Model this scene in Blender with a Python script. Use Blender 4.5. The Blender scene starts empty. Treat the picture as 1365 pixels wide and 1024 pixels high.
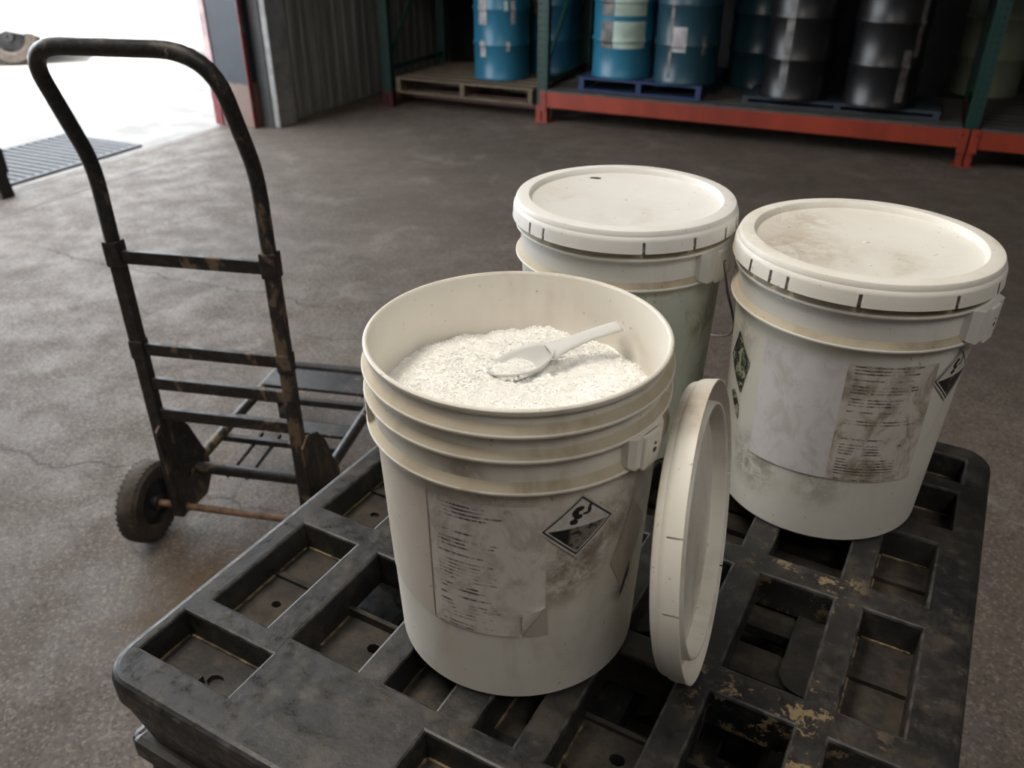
import bpy, bmesh, math, random
from mathutils import Vector, Matrix, noise
rnd = random.Random(7)
PI = math.pi
S = bpy.context.scene
COL = S.collection

# ------------------------------------------------------------------ camera
cam_d = bpy.data.cameras.new('camera')
cam_d.sensor_width = 36.0
cam_d.lens = 1111.67 / 1365 * 36.0
cam_d.clip_start = 0.02
cam_d.dof.use_dof = True
cam_d.dof.focus_distance = 1.0
cam_d.dof.aperture_fstop = 6.3
cam = bpy.data.objects.new('camera', cam_d)
COL.objects.link(cam)
cam.location = (0, 0, 1.6337)
cam.rotation_euler = (PI / 2 - 0.5251, 0, 0)
S.camera = cam

# ------------------------------------------------------------------ view, sky, sun, added ceiling lamps
S.view_settings.view_transform = 'Standard'
S.view_settings.look = 'None'
S.view_settings.gamma = 1
S.view_settings.use_curve_mapping = False
S.view_settings.exposure = 0.0
W = bpy.data.worlds.new('sky'); S.world = W; W.use_nodes = True
bg = W.node_tree.nodes['Background']
bg.inputs[0].default_value = (0.88, 0.94, 1.0, 1)
bg.inputs[1].default_value = 6.5

# building axes: D runs along the rack front, N runs away from the camera towards the rack
DA = math.radians(-24.91)
dv = Vector((math.cos(DA), math.sin(DA), 0)); nv = Vector((-math.sin(DA), math.cos(DA), 0))
def bw(D, N, z=0.0): return dv * D + nv * N + Vector((0, 0, z))
CEIL = 4.8
ADDED_LAMPS = [  # D, N, length along D, length along N, watts
    (-1.7, 0.3, 1.2, 2.4, 125), (1.5, -1.4, 1.2, 2.2, 46), (-2.2, 3.6, 1.2, 2.2, 4), (3.0, 0.1, 1.2, 2.2, 30)]
sd = bpy.data.lights.new('sun', 'SUN'); sd.energy = 14.0; sd.angle = 0.01; sd.color = (1.0, 0.96, 0.90)
so = bpy.data.objects.new('sun', sd); COL.objects.link(so)
so.rotation_euler = (dv * -0.45 + nv * 0.15 - Vector((0, 0, 1))).to_track_quat('-Z', 'Y').to_euler()
for i, (D, N, a, b, w) in enumerate(ADDED_LAMPS):
    ld = bpy.data.lights.new('added_ceiling_lamp', 'AREA'); ld.shape = 'RECTANGLE'; ld.size = a; ld.size_y = b  # made-up overhead area lamp
    ld.energy = w; ld.color = (1.0, 0.92, 0.82) if i != 1 else (1.0, 0.98, 0.96)
    lo = bpy.data.objects.new('added_ceiling_lamp', ld); COL.objects.link(lo)
    lo.location = bw(D, N, CEIL - 0.04); lo.rotation_euler = (0, 0, DA)

# ------------------------------------------------------------------ helpers
def obj(name, me, mat=None, parent=None, loc=None, smooth=None):
    o = bpy.data.objects.new(name, me); COL.objects.link(o)
    if mat is not None:
        for m in (mat if isinstance(mat, (list, tuple)) else [mat]):
            if len(me.materials) < (len(mat) if isinstance(mat, (list, tuple)) else 1): me.materials.append(m)
    if parent is not None: o.parent = parent
    if loc is not None: o.location = loc
    if smooth is not None:
        for p in me.polygons: p.use_smooth = True
        me.set_sharp_from_angle(angle=math.radians(smooth))
    return o
def empty(name, loc=(0, 0, 0), rz=0.0, label=None, cat=None, group=None):
    o = bpy.data.objects.new(name, None); COL.objects.link(o); o.location = loc; o.rotation_euler = (0, 0, rz)
    o.empty_display_size = 0.05
    tag(o, label, cat, group); return o
def tag(o, label=None, cat=None, group=None, kind=None):
    if label: o['label'] = label
    if cat: o['category'] = cat
    if group: o['group'] = group
    if kind: o['kind'] = kind
    return o
def bm_mesh(bm, name='mesh'):
    me = bpy.data.meshes.new(name); bmesh.ops.recalc_face_normals(bm, faces=bm.faces); bm.to_mesh(me); bm.free(); return me
def pyd(verts, faces, name='mesh'):
    me = bpy.data.meshes.new(name); me.from_pydata([tuple(v) for v in verts], [], faces); me.update(); return me
def add_box(bm, x0, x1, y0, y1, z0, z1, M=None):
    vs = [bm.verts.new((x, y, z)) for z in (z0, z1) for y in (y0, y1) for x in (x0, x1)]
    for f in ((0, 2, 3, 1), (4, 5, 7, 6), (0, 1, 5, 4), (2, 6, 7, 3), (0, 4, 6, 2), (1, 3, 7, 5)): bm.faces.new([vs[i] for i in f])
    if M is not None: bmesh.ops.transform(bm, matrix=M, verts=vs)
    return vs
def box_mesh(x0, x1, y0, y1, z0, z1, bev=0.0, M=None, seg=2):
    bm = bmesh.new(); add_box(bm, x0, x1, y0, y1, z0, z1)
    if bev > 0: bmesh.ops.bevel(bm, geom=list(bm.edges), offset=bev, segments=seg, affect='EDGES', profile=0.5)
    if M is not None: bmesh.ops.transform(bm, matrix=M, verts=bm.verts)
    return bm_mesh(bm)
def lathe_mesh(prof, seg=96, closed=True, mats=None, skip=None):
    """prof: (r, z) points; a closed loop unless it meets the axis."""
    verts = []; faces = []; fm = []; idx = []
    for (r, z) in prof:
        if r < 1e-6: idx.append([len(verts)]); verts.append((0, 0, z))
        else:
            idx.append(list(range(len(verts), len(verts) + seg)))
            for k in range(seg):
                a = 2 * PI * k / seg; verts.append((r * math.cos(a), r * math.sin(a), z))
    n = len(prof)
    for i in range(n if closed else n - 1):
        A, B = idx[i], idx[(i + 1) % n]
        if len(A) == 1 and len(B) == 1: continue
        for k in range(seg):
            if skip and skip(i, k): continue
            k2 = (k + 1) % seg
            if len(A) == 1: f = (A[0], B[k2], B[k])
            elif len(B) == 1: f = (A[k], A[k2], B[0])
            else: f = (A[k], A[k2], B[k2], B[k])
            faces.append(f); fm.append(mats[i] if mats else 0)
    me = pyd(verts, faces)
    me.polygons.foreach_set('material_index', fm)
    bm = bmesh.new(); bm.from_mesh(me); bmesh.ops.recalc_face_normals(bm, faces=bm.faces); bm.to_mesh(me); bm.free()
    return me
def rounded(path, r, n=5):
    """round the corners of a polyline"""
    P = [Vector(p) for p in path]; out = [P[0]]
    for i in range(1, len(P) - 1):
        a, b, c = P[i - 1], P[i], P[i + 1]
        rr = r[i] if isinstance(r, dict) and i in r else (r if not isinstance(r, dict) else 0)
        if rr <= 0: out.append(b); continue
        d1 = (a - b).normalized(); d2 = (c - b).normalized()
        t = min(rr, (a - b).length * 0.49, (c - b).length * 0.49)
        for k in range(n + 1):
            u = k / n; out.append((b + d1 * t) * (1 - u) ** 2 + b * 2 * u * (1 - u) + (b + d2 * t) * u ** 2)
    out.append(P[-1]); return out
def add_tube(bm, path, r, seg=12, caps=True):
    P = [Vector(p) for p in path]; n = len(P); rings = []
    t0 = (P[1] - P[0]).normalized(); up = Vector((0, 0, 1)) if abs(t0.z) < 0.9 else Vector((1, 0, 0))
    x = t0.cross(up).normalized(); prev = t0
    for i in range(n):
        t = ((P[min(i + 1, n - 1)] - P[max(i - 1, 0)])).normalized()
        q = prev.rotation_difference(t); x = (q @ x); x = (x - t * x.dot(t)).normalized(); y = t.cross(x); prev = t
        rr = r[i] if isinstance(r, (list, tuple)) else r
        rings.append([bm.verts.new(P[i] + (x * math.cos(2 * PI * k / seg) + y * math.sin(2 * PI * k / seg)) * rr) for k in range(seg)])
    for i in range(n - 1):
        for k in range(seg):
            bm.faces.new((rings[i][k], rings[i][(k + 1) % seg], rings[i + 1][(k + 1) % seg], rings[i + 1][k]))
    if caps: bm.faces.new(rings[0][::-1]); bm.faces.new(rings[-1])
def tube_mesh(path, r, seg=12):
    bm = bmesh.new(); add_tube(bm, path, r, seg); return bm_mesh(bm)
def prism_mesh(poly, y0, y1, axis='y', bev=0.0):
    """poly in two axes, extruded along the third: axis y -> (x,z), x -> (y,z), z -> (x,y)"""
    bm = bmesh.new()
    def mk(p, t): return {'y': (p[0], t, p[1]), 'x': (t, p[0], p[1]), 'z': (p[0], p[1], t)}[axis]
    a = [bm.verts.new(mk(p, y0)) for p in poly]; b = [bm.verts.new(mk(p, y1)) for p in poly]; n = len(poly)
    bm.faces.new(a); bm.faces.new(b[::-1])
    for i in range(n): bm.faces.new((a[i], a[(i + 1) % n], b[(i + 1) % n], b[i]))
    bmesh.ops.recalc_face_normals(bm, faces=bm.faces)
    if bev > 0: bmesh.ops.bevel(bm, geom=list(bm.edges), offset=bev, segments=2, affect='EDGES', profile=0.5)
    return bm_mesh(bm)

# ------------------------------------------------------------------ materials
class NT:
    def __init__(s, name):
        s.m = bpy.data.materials.new(name); s.m.use_nodes = True; s.t = s.m.node_tree; s.p = s.t.nodes['Principled BSDF']
        s._c = None
    def n(s, typ, **kw):
        nd = s.t.nodes.new(typ)
        for k, v in kw.items(): setattr(nd, k, v)
        return nd
    def link(s, a, b): s.t.links.new(a, b)
    def setin(s, sock, v):
        if hasattr(v, 'is_output') or isinstance(v, bpy.types.NodeSocket): s.link(v, sock)
        else:
            if isinstance(v, tuple) and len(v) == 3 and sock.type == 'RGBA': v = (*v, 1)
            sock.default_value = v
    def coord(s, which='Object'):
        if s._c is None: s._c = s.n('ShaderNodeTexCoord')
        return s._c.outputs[which]
    def noise(s, scale, detail=4, rough=0.55, vec=None, dist=0.0, out='Fac'):
        nd = s.n('ShaderNodeTexNoise'); s.setin(nd.inputs['Vector'], vec or s.coord()); nd.inputs['Scale'].default_value = scale
        nd.inputs['Detail'].default_value = detail; nd.inputs['Roughness'].default_value = rough; nd.inputs['Distortion'].default_value = dist
        return nd.outputs[out]
    def math(s, op, a, b=0.0, c=None, clamp=False):
        nd = s.n('ShaderNodeMath', operation=op); nd.use_clamp = clamp
        s.setin(nd.inputs[0], a); s.setin(nd.inputs[1], b)
        if c is not None: s.setin(nd.inputs[2], c)
        return nd.outputs[0]
    def ss(s, v, lo, hi, a=0.0, b=1.0):
        nd = s.n('ShaderNodeMapRange', interpolation_type='SMOOTHSTEP'); s.setin(nd.inputs[0], v)
        for i, x in enumerate((lo, hi, a, b)): nd.inputs[i + 1].default_value = x
        return nd.outputs[0]
    def mix(s, f, a, b, mode='MIX'):
        nd = s.n('ShaderNodeMix', data_type='RGBA', blend_type=mode); s.setin(nd.inputs[0], f); s.setin(nd.inputs[6], a); s.setin(nd.inputs[7], b)
        return nd.outputs[2]
    def xyz(s, v=None):
        nd = s.n('ShaderNodeSeparateXYZ'); s.setin(nd.inputs[0], v or s.coord()); return nd.outputs
    def comb(s, x, y, z=0.0):
        nd = s.n('ShaderNodeCombineXYZ'); s.setin(nd.inputs[0], x); s.setin(nd.inputs[1], y); s.setin(nd.inputs[2], z); return nd.outputs[0]
    def scalev(s, sx, sy, sz, vec=None):
        nd = s.n('ShaderNodeMapping'); s.setin(nd.inputs[0], vec or s.coord()); nd.inputs['Scale'].default_value = (sx, sy, sz); return nd.outputs[0]
    def near(s, pt, r, soft=0.5, vec=None):
        """1 near a point in object space, 0 beyond r"""
        nd = s.n('ShaderNodeVectorMath', operation='DISTANCE'); s.setin(nd.inputs[0], vec or s.coord()); nd.inputs[1].default_value = pt
        return s.ss(nd.outputs['Value'], r * soft, r, 1.0, 0.0)
    def bump(s, h, strength=0.3, dist=0.01):
        nd = s.n('ShaderNodeBump'); nd.inputs['Strength'].default_value = strength; nd.inputs['Distance'].default_value = dist
        s.setin(nd.inputs['Height'], h); s.link(nd.outputs[0], s.p.inputs['Normal'])
    def done(s, col, rough=0.5, metal=0.0, spec=None):
        s.setin(s.p.inputs['Base Color'], col); s.setin(s.p.inputs['Roughness'], rough); s.setin(s.p.inputs['Metallic'], metal)
        if spec is not None: s.p.inputs['Specular IOR Level'].default_value = spec
        return s.m

def m_simple(name, col, rough=0.5, metal=0.0, var=0.25, scale=8.0, spec=None):
    t = NT(name); f = t.noise(scale, 5)
    c = t.mix(t.ss(f, 0.3, 0.7), tuple(x * (1 - var) for x in col), tuple(min(1, x * (1 + var)) for x in col))
    return t.done(c, rough, metal, spec)

def m_plastic_white(name, base, dirt, amount=0.5, stains=(), rough=0.42):
    t = NT(name)
    big = t.noise(7.0, 5, 0.6); fine = t.noise(45.0, 4, 0.65); streak = t.noise(9.0, 4, 0.6, t.scalev(1, 1, 0.25), 0.6)
    lo, hi = 0.62 - 0.25 * amount, 0.85 - 0.15 * amount
    f = t.math('MULTIPLY', t.ss(streak, lo, hi), t.ss(fine, 0.25, 0.75, 0.35, 1.0))
    c = t.mix(t.ss(big, 0.3, 0.75, 0.0, 0.35), base, tuple(a * 0.6 + b * 0.4 for a, b in zip(base, dirt)))
    c = t.mix(t.math('MULTIPLY', f, 0.75), c, dirt)
    specks = t.ss(t.noise(150.0, 2, 0.5), 0.70, 0.76)
    c = t.mix(t.math('MULTIPLY', specks, 0.45), c, tuple(x * 0.35 for x in dirt))
    for (pt, r, colr, a) in stains:
        g = t.math('MULTIPLY', t.near(pt, r, 0.15), t.ss(t.noise(38.0, 6, 0.75, dist=0.15), 0.36, 0.62))
        c = t.mix(t.math('MULTIPLY', g, a), c, colr)
    t.bump(t.noise(60, 3), 0.08, 0.002)
    return t.done(c, t.ss(fine, 0.3, 0.7, rough - 0.06, rough + 0.14))

def m_floor():
    t = NT('worn_concrete')
    big = t.noise(0.9, 6, 0.6); mid = t.noise(5.0, 6, 0.65); fine = t.noise(58.0, 6, 0.75); grit = t.n('ShaderNodeTexVoronoi'); t.setin(grit.inputs['Vector'], t.coord()); grit.inputs['Scale'].default_value = 150.0
    c = t.mix(t.ss(big, 0.3, 0.7), (0.096, 0.075, 0.060), (0.152, 0.123, 0.101))
    c = t.mix(t.ss(mid, 0.35, 0.72, 0.0, 0.7), c, (0.080, 0.060, 0.047))
    c = t.mix(t.ss(t.noise(2.2, 7, 0.7, dist=0.4), 0.54, 0.68, 0.0, 0.55), c, (0.235, 0.205, 0.180))
    c = t.mix(t.ss(t.noise(11.0, 6, 0.75), 0.58, 0.66, 0.0, 0.5), c, (0.055, 0.042, 0.034))
    c = t.mix(t.ss(fine, 0.52, 0.66, 0.0, 0.75), c, (0.050, 0.036, 0.028))
    c = t.mix(t.ss(fine, 0.45, 0.33, 0.0, 0.55), c, (0.25, 0.205, 0.165))
    gc = t.n('ShaderNodeSeparateColor'); t.link(grit.outputs['Color'], gc.inputs[0])
    c = t.mix(t.math('MULTIPLY', t.ss(gc.outputs[0], 0.80, 0.86), 0.35), c, (0.28, 0.225, 0.17))
    c = t.mix(t.math('MULTIPLY', t.ss(gc.outputs[1], 0.78, 0.84), 0.5), c, (0.035, 0.027, 0.022))
    # oily and rusty stains with shapes of their own
    for (pt, r, colr, a) in (((-0.82, 1.62, 0), 0.34, (0.10, 0.062, 0.030), 0.75), ((1.35, 0.75, 0), 0.6, (0.10, 0.062, 0.035), 0.6),
                             ((0.9, 4.6, 0), 0.9, (0.07, 0.06, 0.05), 0.5), ((-1.6, 4.2, 0), 0.7, (0.10, 0.09, 0.085), 0.5), ((2.2, 3.4, 0), 0.9, (0.075, 0.06, 0.048), 0.5)):
        g = t.math('MULTIPLY', t.near(pt, r, 0.2), t.ss(mid, 0.30, 0.60)); c = t.mix(t.math('MULTIPLY', g, a), c, colr)
    # cracks
    X = t.xyz()
    hs = None
    for (ox, oy, ang, w, seed, lim) in ((-1.35, 2.25, -0.30, 0.007, 3.0, 0.75), (-1.7, 3.9, -0.42, 0.010, 9.0, 1.0), (1.05, 2.5, -0.95, 0.010, 5.0, 0.55), (-0.2, 3.1, -0.25, 0.006, 12.0, 0.8)):
        ca, sa = math.cos(ang), math.sin(ang)
        al = t.math('ADD', t.math('MULTIPLY', t.math('SUBTRACT', X[0], ox), ca), t.math('MULTIPLY', t.math('SUBTRACT', X[1], oy), sa))
        ac = t.math('ADD', t.math('MULTIPLY', t.math('SUBTRACT', X[0], ox), -sa), t.math('MULTIPLY', t.math('SUBTRACT', X[1], oy), ca))
        wob = t.math('MULTIPLY', t.math('SUBTRACT', t.noise(2.6, 5, 0.65, t.comb(al, seed, 0.0)), 0.5), 0.30)
        k = t.math('MULTIPLY', t.ss(t.math('ABSOLUTE', t.math('SUBTRACT', ac, wob)), w * 0.3, w, 1.0, 0.0), t.ss(t.math('ABSOLUTE', al), lim * 0.8, lim, 1.0, 0.0))
        hs = k if hs is None else t.math('MAXIMUM', hs, k)
    c = t.mix(t.math('MULTIPLY', hs, 0.75), c, (0.045, 0.033, 0.026))
    h = t.math('SUBTRACT', t.math('ADD', t.math('MULTIPLY', fine, 0.9), t.math('MULTIPLY', mid, 0.6)), t.math('MULTIPLY', hs, 1.2))
    t.bump(h, 0.7, 0.008)
    return t.done(c, t.ss(mid, 0.3, 0.7, 0.55, 0.8), spec=0.4)

def m_pallet():
    t = NT('scuffed_black_plastic')
    big = t.noise(4.5, 6, 0.65); mid = t.noise(18.0, 6, 0.7); fine = t.noise(110.0, 4, 0.7); scr = t.noise(30.0, 4, 0.7, t.scalev(1, 6, 1), 0.4)
    c = t.mix(t.ss(big, 0.35, 0.7), (0.013, 0.0125, 0.013), (0.032, 0.030, 0.028))
    c = t.mix(t.ss(mid, 0.48, 0.66, 0.0, 0.7), c, (0.062, 0.051, 0.039))
    c = t.mix(t.ss(t.noise(42.0, 6, 0.8), 0.56, 0.66, 0.0, 0.5), c, (0.085, 0.077, 0.067))
    c = t.mix(t.ss(fine, 0.60, 0.75, 0.0, 0.6), c, (0.008, 0.0075, 0.007))
    c = t.mix(t.ss(scr, 0.66, 0.74, 0.0, 0.55), c, (0.13, 0.118, 0.10))
    # flakes of dried tan mud near the front
    pat = t.ss(t.noise(30.0, 6, 0.75, dist=0.2), 0.54, 0.58)
    for (pt, r) in (((0.70, 0.315, 0.0), 0.10), ((0.655, 0.53, 0.0), 0.09), ((0.64, 0.31, 0.0), 0.08), ((0.71, 0.22, 0.0), 0.09)):
        c = t.mix(t.math('MULTIPLY', t.math('MULTIPLY', pat, t.near(pt, r, 0.4)), 0.8), c, (0.25, 0.185, 0.10))
    t.bump(t.math('ADD', t.math('MULTIPLY', fine, 0.5), t.math('MULTIPLY', mid, 0.8)), 0.35, 0.003)
    return t.done(c, t.ss(t.noise(42.0, 6, 0.8), 0.35, 0.65, 0.26, 0.60), spec=0.5)

def m_black_metal(name='chipped_black_paint', tan=(0.26, 0.185, 0.115), amt=0.5, rough=0.38):
    t = NT(name)
    f = t.noise(14.0, 6, 0.7, t.scalev(1, 1, 0.6), 0.5); g = t.noise(60.0, 4, 0.7)
    c = t.mix(t.ss(g, 0.4, 0.7), (0.016, 0.015, 0.016), (0.04, 0.036, 0.033))
    lo = 0.66 - 0.18 * amt
    c = t.mix(t.math('MULTIPLY', t.ss(f, lo, lo + 0.07), 0.8), c, t.mix(g, tan, tuple(x * 0.4 for x in tan)))
    t.bump(g, 0.2, 0.002)
    return t.done(c, t.ss(f, 0.4, 0.65, rough, rough + 0.3), 0.0)

def m_label(name, paper, ink=0.8, ulim=0.6, rows=34, grime=0.5, seed=0.0):
    t = NT(name); uv = t.xyz(t.coord('UV')); u, v = uv[0], uv[1]
    vr = t.math('MULTIPLY', v, float(rows)); row = t.math('FLOOR', vr); fr = t.math('FRACT', vr)
    ch = t.noise(1.0, 3, 0.8, t.comb(t.math('MULTIPLY', u, 70.0), t.math('MULTIPLY', row, 9.31), seed))
    ln = t.noise(1.0, 0, 0.5, t.comb(t.math('MULTIPLY', row, 3.71), seed + 4.2, 0.0))
    ulen = t.math('ADD', ulim - 0.28, t.math('MULTIPLY', ln, 0.55))
    band = t.math('MULTIPLY', t.ss(fr, 0.16, 0.26), t.ss(fr, 0.62, 0.74, 1.0, 0.0))
    on = t.math('MULTIPLY', t.ss(ch, 0.36, 0.46), band)
    on = t.math('MULTIPLY', on, t.math('LESS_THAN', u, ulen)); on = t.math('MULTIPLY', on, t.ss(u, 0.06, 0.09))
    on = t.math('MULTIPLY', on, t.math('GREATER_THAN', t.noise(1.0, 0, 0.5, t.comb(t.math('MULTIPLY', row, 5.3), seed + 8.8, 0.0)), 0.42))
    wear = t.ss(t.noise(5.0, 6, 0.7, t.comb(t.math('MULTIPLY', u, 1.0), v, seed + 1.0), 0.6), 0.42, 0.60)
    on = t.math('MULTIPLY', on, wear)
    gr = t.ss(t.noise(4.0, 6, 0.7, t.comb(u, v, seed + 7.0), 0.7), 0.42, 0.66)
    sc = t.ss(t.noise(9.0, 5, 0.75, t.comb(u, v, seed + 13.0), 1.2), 0.62, 0.70)
    c = t.mix(t.math('MULTIPLY', gr, grime), paper, (0.30, 0.245, 0.175))
    c = t.mix(t.math('MULTIPLY', sc, grime * 0.8), c, (0.12, 0.09, 0.07))
    c = t.mix(t.math('MULTIPLY', on, ink), c, (0.05, 0.045, 0.04))
    t.bump(t.noise(30, 4), 0.12, 0.002)
    return t.done(c, 0.6)

def m_hazard(name, seed=0.0, worn=0.5):
    """black and white corrosive diamond; UV runs -1..1 with the diamond's corners at +-1 on the axes"""
    t = NT(name); uv = t.xyz(t.coord('UV'))
    u = t.math('SUBTRACT', t.math('MULTIPLY', uv[0], 2.0), 1.0); v = t.math('SUBTRACT', t.math('MULTIPLY', uv[1], 2.0), 1.0)
    m = t.math('ADD', t.math('ABSOLUTE', u), t.math('ABSOLUTE', v))
    wn = t.noise(6.0, 6, 0.75, t.comb(u, v, seed), 0.5)
    border = t.math('MULTIPLY', t.ss(m, 0.84, 0.86), t.ss(m, 0.91, 0.93, 1.0, 0.0))
    low = t.math('MULTIPLY', t.math('LESS_THAN', v, -0.02), t.math('LESS_THAN', m, 0.80))
    wear = t.math('MAXIMUM', t.ss(wn, 0.60 - 0.25 * worn, 0.66 - 0.25 * worn, 1.0, 0.0), t.ss(u, -0.12, -0.28))
    low = t.math('MULTIPLY', low, wear)
    def blob(x, y, rx, ry):
        a = t.math('DIVIDE', t.math('SUBTRACT', u, x), rx); b = t.math('DIVIDE', t.math('SUBTRACT', v, y), ry)
        q = t.math('ADD', t.math('MULTIPLY', a, a), t.math('MULTIPLY', b, b)); q = t.math('ADD', q, t.math('MULTIPLY', t.math('SUBTRACT', wn, 0.5), 1.6))
        return t.ss(q, 0.85, 1.0, 1.0, 0.0)
    ink = border
    for bl in ((-0.04, 0.54, 0.12, 0.08), (-0.13, 0.42, 0.10, 0.12), (-0.06, 0.30, 0.11, 0.08), (-0.16, 0.16, 0.11, 0.09), (0.22, 0.46, 0.055, 0.13), (0.14, 0.36, 0.09, 0.045), (0.24, 0.58, 0.06, 0.05)):
        ink = t.math('MAXIMUM', ink, blob(*bl))
    ink = t.math('MAXIMUM', ink, low)
    g = t.ss(t.noise(3.0, 6, 0.7, t.comb(u, v, seed + 3.0)), 0.4, 0.7)
    c = t.mix(t.math('MULTIPLY', g, 0.5), (0.62, 0.60, 0.56), (0.33, 0.28, 0.22))
    c = t.mix(t.math('MULTIPLY', t.math('LESS_THAN', v, -0.02), t.math('LESS_THAN', m, 0.80)), c, (0.20, 0.18, 0.155))
    c = t.mix(ink, c, (0.014, 0.013, 0.013))
    return t.done(c, 0.5)

def m_drum(name, col, chips=(0.55, 0.55, 0.55), amt=0.3, rough=0.35):
    t = NT(name); f = t.noise(6.0, 6, 0.7, dist=0.6); g = t.noise(2.5, 4, 0.6, t.scalev(1, 1, 0.3))
    c = t.mix(t.ss(g, 0.3, 0.7), tuple(x * 0.7 for x in col), tuple(min(1, x * 1.2) for x in col))
    lo = 0.74 - 0.1 * amt
    c = t.mix(t.math('MULTIPLY', t.ss(f, lo, lo + 0.03), 0.7), c, chips)
    c = t.mix(t.ss(f, 0.40, 0.30, 0.0, 0.35), c, (0.05, 0.035, 0.02))
    return t.done(c, rough, 0.0)

M = {}
M['floor'] = m_floor()
M['pallet'] = m_pallet()
def m_pocket():
    t = NT('muddy_black_plastic'); a = t.noise(16, 6, 0.7); b = t.noise(70, 5, 0.75)
    c = t.mix(t.ss(a, 0.38, 0.66), (0.014, 0.0125, 0.011), (0.058, 0.046, 0.031)); c = t.mix(t.ss(b, 0.5, 0.7, 0, 0.7), c, (0.012, 0.010, 0.009)); c = t.mix(t.ss(b, 0.36, 0.28, 0, 0.6), c, (0.095, 0.075, 0.05))
    t.bump(b, 0.4, 0.003); return t.done(c, 0.6)
M['pocket'] = m_pocket()
M['pallet_edge'] = m_simple('paler_pallet_edge', (0.040, 0.038, 0.036), 0.45, var=0.7, scale=60)  # slightly paler tone for the bevelled hole edges
t = NT('tan_strip'); M['tan_edge'] = t.done(t.mix(t.ss(t.noise(60, 5), 0.4, 0.6), (0.05, 0.04, 0.025), (0.22, 0.165, 0.09)), 0.8)  # tan strips marking the ledge edge around the pocket floors
M['pail_open'] = m_plastic_white('stained_white_pail_plastic', (0.79, 0.75, 0.67), (0.36, 0.285, 0.19), 0.60,
    stains=[((0.058, -0.132, 0.185), 0.055, (0.15, 0.12, 0.09), 0.85), ((0.085, -0.118, 0.215), 0.05, (0.20, 0.16, 0.12), 0.75), ((0.035, -0.135, 0.155), 0.04, (0.24, 0.19, 0.14), 0.7),
            ((0.112, -0.088, 0.12), 0.03, (0.05, 0.04, 0.035), 0.7), ((-0.10, -0.10, 0.20), 0.12, (0.42, 0.34, 0.25), 0.7), ((-0.02, -0.145, 0.25), 0.07, (0.40, 0.32, 0.23), 0.6), ((-0.13, -0.06, 0.32), 0.06, (0.42, 0.34, 0.25), 0.6), ((-0.05, -0.14, 0.30), 0.03, (0.22, 0.17, 0.12), 0.6), ((0.10, -0.105, 0.25), 0.06, (0.30, 0.24, 0.18), 0.6)])
M['pail_side'] = m_plastic_white('greyed_white_pail_plastic', (0.75, 0.735, 0.665), (0.34, 0.27, 0.18), 0.30,
    stains=[((-0.12, -0.07, 0.085), 0.06, (0.16, 0.14, 0.09), 0.7), ((-0.135, -0.02, 0.25), 0.05, (0.20, 0.20, 0.12), 0.6), ((-0.05, -0.13, 0.085), 0.05, (0.25, 0.22, 0.15), 0.5)])
M['pail_rear'] = m_plastic_white('greenish_pail_plastic', (0.62, 0.64, 0.54), (0.30, 0.25, 0.15), 0.30,
    stains=[((0.105, -0.09, 0.22), 0.05, (0.16, 0.20, 0.07), 0.8), ((0.06, -0.125, 0.25), 0.04, (0.10, 0.09, 0.06), 0.7), ((0.12, -0.07, 0.12), 0.06, (0.18, 0.22, 0.10), 0.6)])
M['pail_upper'] = m_plastic_white('pail_collar_plastic', (0.78, 0.77, 0.72), (0.36, 0.28, 0.18), 0.25)
M['pail_inner'] = m_plastic_white('cream_pail_interior', (0.84, 0.80, 0.72), (0.55, 0.47, 0.36), 0.15)
M['ledge'] = m_plastic_white('dust_caked_ledge', (0.56, 0.485, 0.36), (0.22, 0.165, 0.10), 0.95, rough=0.7)
M['lid_clean'] = m_plastic_white('pale_lid_plastic', (0.82, 0.81, 0.78), (0.50, 0.43, 0.30), 0.28)
M['lid_dirty'] = m_plastic_white('yellowed_lid_plastic', (0.82, 0.795, 0.73), (0.46, 0.37, 0.25), 0.50,
    stains=[((-0.09, -0.02, -0.009), 0.09, (0.42, 0.33, 0.21), 0.6), ((-0.06, 0.08, -0.009), 0.07, (0.45, 0.36, 0.24), 0.5)])
M['lid_loose'] = m_plastic_white('grubby_loose_lid_plastic', (0.78, 0.75, 0.67), (0.36, 0.27, 0.18), 0.72)
M['black_metal'] = m_black_metal()
M['black_tube'] = m_black_metal('worn_black_tube_paint', amt=0.42, rough=0.28)
M['scraped'] = m_black_metal('heavily_scraped_paint', amt=0.85, rough=0.42)
M['rubber'] = m_simple('dusty_black_rubber', (0.055, 0.043, 0.033), 0.8, var=0.4, scale=20)
M['dark'] = m_simple('blackened_steel', (0.012, 0.012, 0.013), 0.5)
M['rust'] = m_simple('rusty_steel', (0.16, 0.10, 0.06), 0.65, var=0.5, scale=30)

# ------------------------------------------------------------------ the setting
def structure(name, me, mat, **kw):
    o = obj(name, me, mat, **kw); o['kind'] = 'structure'; return o
def quad_mesh(pts): return pyd(pts, [tuple(range(len(pts)))])
WL = -4.73           # inner face of the left wall (D)
DOOR0, DOOR1 = 0.2, 5.52   # the doorway along the left wall (N)
NB = 8.6            # back wall
DR = 6.2; NF = -5.0
structure('floor', quad_mesh([bw(WL - 0.5, NF), bw(DR, NF), bw(DR, NB), bw(WL - 0.5, NB)]), M['floor'])
mg = NT('sunlit_pale_asphalt'); mg.done(mg.mix(mg.ss(mg.noise(3, 6), 0.3, 0.7), (0.20, 0.185, 0.17), (0.30, 0.285, 0.265)), 0.85)
structure('ground_outside', quad_mesh([bw(-60, -40, -0.012), bw(WL - 0.45, -40, -0.012), bw(WL - 0.45, 60, -0.012), bw(-60, 60, -0.012)]), mg.m)
m_wall = m_simple('dull_painted_wall', (0.20, 0.19, 0.18), 0.7)
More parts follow.
